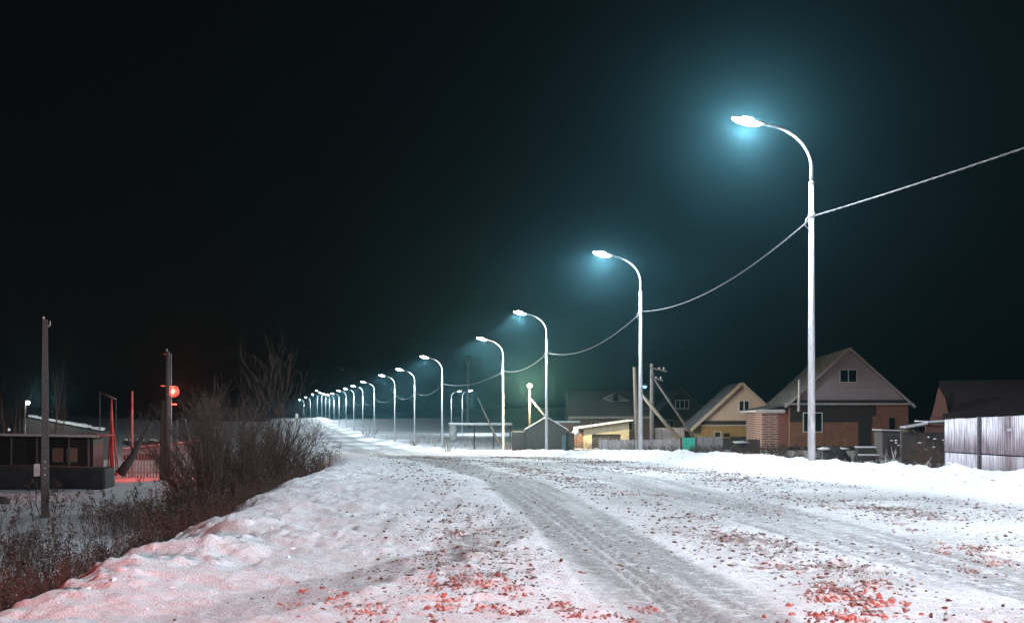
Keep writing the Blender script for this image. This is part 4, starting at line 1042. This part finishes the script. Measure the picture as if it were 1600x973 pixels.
m.prism([(-3.4, .02), (3.3, .02), (3.28, 1.02), (.6, 1.10), (-3.3, 1.16)], -.2, 1.2); m.build('cover', M['tarp'], r, bevel=.12)  # low plain black block forming a dark band
# far barn with a snowy lit roof, and its small lamp
d = 92.0; zb = -2.4; x0 = X(36, d)
root = empty('barn', (x0, d, zb), 0, 'far dark barn with a bright snowy slanting roof edge at the left', 'barn')
W_ = X(150, d) - x0; za, zc = Z(651, d) - zb, Z(673, d) - zb
MB().prism([(0, 0), (W_, 0), (W_, zc - .1), (0, za - .1)], 0, 4).build('wall', M['wood_dark'], root)
m = MB(); N = 16
for k in range(N):
    t0, t1 = k / N, (k + 1) / N
    if k in (13,): continue
    h0 = random.uniform(.10, .22) + .1 * t0
    m.box(((t0 + t1) / 2 * W_, 1.5, za + (zc - za) * (t0 + t1) / 2 + h0 / 2), (W_ / N * 1.02, 1.0, h0 * .8), Matrix.Rotation(math.atan2(za - zc, W_), 3, 'Y'))
m.build('roof_snow', M['snowcap'], root)
p = at(43.5, 629, 88); root = empty('barn_lamp', (p.x, p.y, -2.4), 0, 'small white lamp on a short post above the barn roof', 'lamp')
MB().tube([(-.2, 0, 0), (-.22, 0, p.z + 2.2), (-.15, 0, p.z + 2.6)], .06, 6).build('post', M['palemetal'], root)
MB().blob((0, 0, p.z + 2.4), (.17, .17, .17), 1, 0, 7, 10, 0).build('bulb', emit('small_white_bulb', (.9, 1, 1), 6), root)
add_light('barn_light', 'POINT', (p.x + .6, p.y + 1.5, p.z + .5), 500, (.9, 1, 1), radius=.1)
p = at(14, 671, 70); root = empty('small_light', (p.x, p.y, -2.3), 0, 'tiny pale light over the low building at the far left', 'lamp')
MB().tube([(0, 0, 0), (0, 0, p.z + 2.25)], .04, 6).build('post', M['wood_dark'], root); MB().blob((0, 0, p.z + 2.3), (.09, .09, .09), 1, 0, 6, 8, 0).build('bulb', emit('tiny_bulb', (.8, .9, .9), .9), root)
# picket fences with snow, lit by the red lamp
def picket(pxa, pxb, d, ta, tb, label):
    x0 = X(pxa, d); zb = min(gz(x0, d), gz(X(pxb, d), d)) - .1; root = empty('picket_fence', (x0, d, zb), 0, label, 'fence')
    L = X(pxb, d) - x0; t0, t1 = Z(ta, d) - zb, Z(tb, d) - zb; m = MB(); k = 0
    while k * .17 < L:
        x_ = k * .17; m.box((x_, 0, (t0 + (t1 - t0) * x_ / L) / 2), (.07, .025, t0 + (t1 - t0) * x_ / L + random.uniform(-.05, .05))); k += 1
    m.build('pickets', M['wood_old'], root)
    MB().beam((0, .04, t0 - .1), (L, .04, t1 - .1), .05, .07).build('rail', M['wood_old'], root); MB().beam((0, .04, .4), (L, .04, .4), .05, .07).build('rail', M['wood_old'], root)
    m = MB(); m.beam((0, .0, t0 + .02), (L, .0, t1 + .02), .09, .05); m.build('snow_cap', M['snowcap'], root)
picket(192, 254, 62.5, 700.5, 694, 'snow capped picket fence left of the double utility pole')
picket(266, 322, 63, 693, 687, 'snow capped picket fence right of the double utility pole')
# ragged snow on things behind
r = thing('log_pile', 228, 76, 'snow covered pile of logs behind the left picket fence', 'log pile'); zz = Z(686, 76) - r.location.z
m = MB()
for k in range(10): m.tube([(-1.3 + k * .28, -.5, zz - .2 - .1 * (k % 3)), (-1.2 + k * .28, .8, zz - .2)], .15, 8)
for k in range(8): m.tube([(-1.2 + k * .3, -.5, zz * .4), (-1.1 + k * .3, .8, zz * .4)], .2, 8)
m.build('logs', M['wood_dark'], r); m = MB()
for k in range(10): m.blob((-1.3 + k * .28, 0, zz - .02 - .06 * (k % 3)), (.15, .5, .07), k)
m.build('snow_cap', M['snowcap'], r)
r = thing('boulder', 3, 46, 'dark low boulder in the snow at the left edge', 'boulder'); MB().blob((0, 0, .1), (.35, .3, .22), 12, 0, 6, 10, .2).build('rock', M['wood_dark'], r)

# ------------------------------------------------------------------ weeds, dry grass, clods
def weed_template(seed, stem_h=1.0, clumps=16, top_heavy=True):
    rr = np.random.default_rng(seed); V = []; Fq = []
    def quad(c, s, n):
        u = np.cross(n, [0.3, .2, .9]); u /= np.linalg.norm(u) + 1e-9; v = np.cross(n, u)
        b = len(V); V.extend([c - u * s[0] - v * s[1], c + u * s[0] - v * s[1], c + u * s[0] * .6 + v * s[1], c - u * s[0] * .6 + v * s[1]]); Fq.append([b, b + 1, b + 2, b + 3])
    pts = [np.zeros(3)]
    for k in range(4): pts.append(pts[-1] + np.array([rr.normal(0, .035), rr.normal(0, .035), stem_h / 4]))
    for k in range(4):
        for ax in (np.array([1., 0, 0]), np.array([0, 1., 0])):
            b = len(V); w_ = .006 * (1 - k * .15)
            V.extend([pts[k] - ax * w_, pts[k] + ax * w_, pts[k + 1] + ax * w_ * .8, pts[k + 1] - ax * w_ * .8]); Fq.append([b, b + 1, b + 2, b + 3])
    for j in range(clumps):
        t = rr.uniform(.25, 1) ** (.6 if top_heavy else 1); i = min(3, int(t * 4)); p0 = pts[i] + (pts[i + 1] - pts[i]) * (t * 4 - i)
        an = rr.uniform(0, 6.28); ln = rr.uniform(.03, .16) * (1.25 - t * .8); dr = np.array([math.cos(an), math.sin(an), rr.uniform(.2, 1.3)]); p1 = p0 + dr * ln
        ax = np.array([-math.sin(an), math.cos(an), 0]) * .003; b = len(V); V.extend([p0 - ax, p0 + ax, p1 + ax, p1 - ax]); Fq.append([b, b + 1, b + 2, b + 3])
        for q in range(3):
            nn = rr.normal(size=3); nn /= np.linalg.norm(nn); quad(p1 + rr.normal(0, .018, 3), (rr.uniform(.005, .013), rr.uniform(.010, .026)), nn)
    return np.array(V), np.array(Fq)
def scatter_weeds(name, pts, sizes, seeds, m_, label, clumps=16):
    Vs, Fs, base = [], [], 0; grp = rng.integers(0, len(seeds), len(pts))
    for g, sd in enumerate(seeds):
        tv, tf = weed_template(sd, 1.0, clumps); sel = grp == g
        if not sel.any(): continue
        P = pts[sel]; S = sizes[sel]; n = len(P)
        V, Fq = scatter(tv, tf, P, np.stack([S * 1.0 + .12, S * 1.0 + .12, S], -1), rng.uniform(0, 6.28, n), rng.normal(0, .16, (n, 2)))
        Vs.append(V); Fs.append(Fq + base); base += len(V)
    o = nmesh(name, np.concatenate(Vs), np.concatenate(Fs), [m_]); return tag(o, label, kind='stuff')
# slope weeds
n = 15000; y = 6.0 + 32 * rng.random(n) ** 1.15; xl = xp(y) - itp(y, WID)
x = xl - .1 - rng.random(n) ** .9 * (6.5 + y * .22)
den = vnoise(x, y, 1.3, 70) + .5; keep = (den > .38) & (rng.random(n) < .1 + 1.1 * den) & ~((y > 27) & (x < -12.0) & (rng.random(n) < .96))
x, y = x[keep], y[keep]; z = height(x, y, True) - .03
edge = np.clip((xp(y) - itp(y, WID) - x) / 1.6, .25, 1)
sz = rng.uniform(.35, .95, len(x)) * edge * (1 + .35 * (rng.random(len(x)) > .93))
scatter_weeds('weeds', np.stack([x, y, z], -1), sz, range(200, 212), M['weed'], 'dark dry weeds covering the slope left of the road', 14)
# tall single stalks at the yard edge
n = 42; x = rng.uniform(-15.5, -9, n); y = rng.uniform(27, 38, n); z = height(x, y, False) - .05
scatter_weeds('tall_weeds', np.stack([x, y, z], -1), rng.uniform(.9, 1.7, n), range(230, 234), M['weed'], 'tall dry weed stalks at the snowy yard edge', 30)
# grass along shoulder further, and behind the right bank
n = 600; y = rng.uniform(34, 50, n); x = xp(y) - itp(y, WID) - .3 - rng.random(n) * 8; z = height(x, y, False) - .03
scatter_weeds('brushwood', np.stack([x, y, z], -1), rng.uniform(.35, 1.0, n), range(240, 246), M['weed'], 'dark brushwood at the foot of the willow thicket', 14)
n = 5000; y = rng.uniform(84, 190, n); x = xp(y) + 1.5 + rng.random(n) * (8 + y * .18); z = height(x, y, False) - .03; k = vnoise(x, y * .6, 4.0, 73) > .02
scatter_weeds('dry_grass', np.stack([x, y, z], -1)[k], rng.uniform(.35, .9, n)[k], range(250, 255), M['barkpale'], 'dry grass and weeds behind the right snow bank', 12)
n = 3800; y = rng.uniform(35, 74, n); x = xp(y) + 1.9 + rng.random(n) ** 1.3 * (2 + y * .12); z = height(x, y, False) - .03
scatter_weeds('dark_fill_grass', np.stack([x, y, z], -1), rng.uniform(.35, .95, n), range(260, 264), M['weed'], 'dark dead grass filled in behind the snow bank to hide bright yard snow', 10)  # dense dark grass added to cover the brightly lit yard snow

# snowy bushes in the far field
for k, (px, d, H_, lab) in enumerate(((571, 190, 2.6, 'small dark snowy shrub in the far field by the lamp row'), (690, 101, 1.1, 'dry shrub at the foot of the fifth street lamp'), (640, 128, 1.0, 'dry shrub at the foot of the sixth street lamp'), (782, 98, 1.1, 'dry shrub left of the dark shed'))):
    x_ = X(px, d) + .6; shrub('field_shrub', (x_, d, gz(x_, d)), H_, H_ * 1.3, 12, lab, seed=140 + k, mat_=M['barkpale'], depth=1, rad=.02, minr=.008)

# clods: faceted lumps
t = (1 + 5 ** .5) / 2
iv = np.array([(-1, t, 0), (1, t, 0), (-1, -t, 0), (1, -t, 0), (0, -1, t), (0, 1, t), (0, -1, -t), (0, 1, -t), (t, 0, -1), (t, 0, 1), (-t, 0, -1), (-t, 0, 1)], float); iv /= np.linalg.norm(iv[0])
ifc = np.array([(0, 11, 5), (0, 5, 1), (0, 1, 7), (0, 7, 10), (0, 10, 11), (1, 5, 9), (5, 11, 4), (11, 10, 2), (10, 7, 6), (7, 1, 8), (3, 9, 4), (3, 4, 2), (3, 2, 6), (3, 6, 8), (3, 8, 9), (4, 9, 5), (2, 4, 11), (6, 2, 10), (8, 6, 7), (9, 8, 1)])
def clods(name, x, y, s, m_, label, seed, flat=1.0):
    z = height(x, y, True); rr = np.random.default_rng(seed); Vs, Fs, base = [], [], 0; g = rr.integers(0, 8, len(x))
    for k in range(8):
        tv = iv * rr.uniform(.45, 1.4, (12, 1)); sel = g == k; n = sel.sum()
        S = s[sel][:, None] * np.stack([rr.uniform(.7, 1.9, n), rr.uniform(.6, 1.1, n), rr.uniform(.35, .8, n) * flat], -1)
        P = np.stack([x[sel], y[sel], z[sel] + S[:, 2] * .35], -1)
        V, Fq = scatter(tv, ifc, P, S, rr.uniform(0, 6.28, n)); Vs.append(V); Fs.append(Fq + base); base += len(V)
    return tag(nmesh(name, np.concatenate(Vs), np.concatenate(Fs), [m_]), label, kind='stuff')
def pick(n, y0, y1, seed, gamma, thr=0.0):
    rr = np.random.default_rng(seed); y = y0 + (y1 - y0) * rr.random(n) ** gamma
    xr = xp(y) - 1.4; xl = xp(y) - itp(y, WID) + .5; x = xl + (xr - xl) * rr.random(n); dt = pack_dirt(x, y)[1]
    k = rr.random(n) < np.clip(dt - thr, 0, 1) ** 2.0 * 1.15; return x[k], y[k], rr
x, y, rr = pick(420000, 5, 60, 301, 1.5, .02)
clods('dirt_clods', x, y, (.0035 + .019 * rr.random(len(x)) ** 8) * (1 + y / 60), M['clod'], 'small frozen dirt clods scattered between the wheel tracks', 5)
x, y, rr = pick(60000, 5, 45, 302, 1.4, .05)
clods('snow_crumbs', x, y, (.005 + .020 * rr.random(len(x)) ** 5) * (1 + y / 80), M['snowclod'], 'dirty snow crumbs between the wheel tracks', 6)
# big ragged lumps grouped as in the photograph
cl = [(745, 918, 14, .06), (720, 945, 10, .06), (770, 905, 9, .05), (1320, 935, 22, .075), (1300, 962, 14, .07), (1330, 915, 14, .065), (1290, 940, 8, .05), (1540, 858, 16, .05), (1470, 856, 3, .07), (1395, 818, 7, .055), (1575, 880, 9, .055), (1595, 895, 7, .055),
      (964, 769, 12, .055), (740, 760, 9, .05), (815, 735, 12, .07), (1150, 762, 7, .05), (1210, 880, 6, .04), (1125, 840, 9, .045), (1285, 800, 8, .045), (1190, 765, 6, .05), (595, 960, 10, .05), (560, 955, 7, .05), (870, 955, 14, .045), (985, 950, 10, .045), (452, 942, 3, .05), (640, 875, 3, .04), (1060, 825, 3, .03), (1600, 862, 9, .05), (1505, 850, 7, .045), (1580, 700, 0, .05), (730, 838, 7, .045), (660, 725, 7, .06), (690, 715, 9, .07)]
bx, by, bs = [], [], []
rr = np.random.default_rng(9)
for px, py, n, s_ in cl:
    d0 = EYE * F / (py - HY); x0 = X(px, d0)
    sub = [(rr.normal(0, .15 + .009 * d0), rr.normal(0, .10 + .02 * d0)) for _ in range(max(2, n // 3))]
    for k in range(int(n * 18)):
        u_, v_ = sub[rr.integers(0, len(sub))]; q = rr.random() ** 2.0
        bx.append(x0 + u_ + rr.normal(0, .055 if k % 3 else .22)); by.append(d0 + v_ + rr.normal(0, .06 if k % 3 else .3)); bs.append(s_ * (.07 + .36 * q))
clods('snow_lumps', np.array(bx), np.array(by), np.array(bs), M['snowclod'], 'larger ragged snow lumps thrown up on the road', 7, 1.5)
# lumps pushed along the shoulder and the bank
rr = np.random.default_rng(10); n = 900; y = rr.uniform(6, 50, n) ; x = xp(y) - itp(y, WID) + rr.normal(.5, .8, n)
clods('shoulder_lumps', x, y, (.006 + .026 * rr.random(n) ** 4), M['snowcap'], 'snow lumps pushed along the left shoulder', 8)
n = 2200; y = 12 + 60 * rr.random(n); x = xp(y) + rr.normal(-.3, .9, n)
clods('bank_lumps', x, y, (.012 + .05 * rr.random(n) ** 4), M['snowcap'], 'snow lumps along the right snow bank', 9)
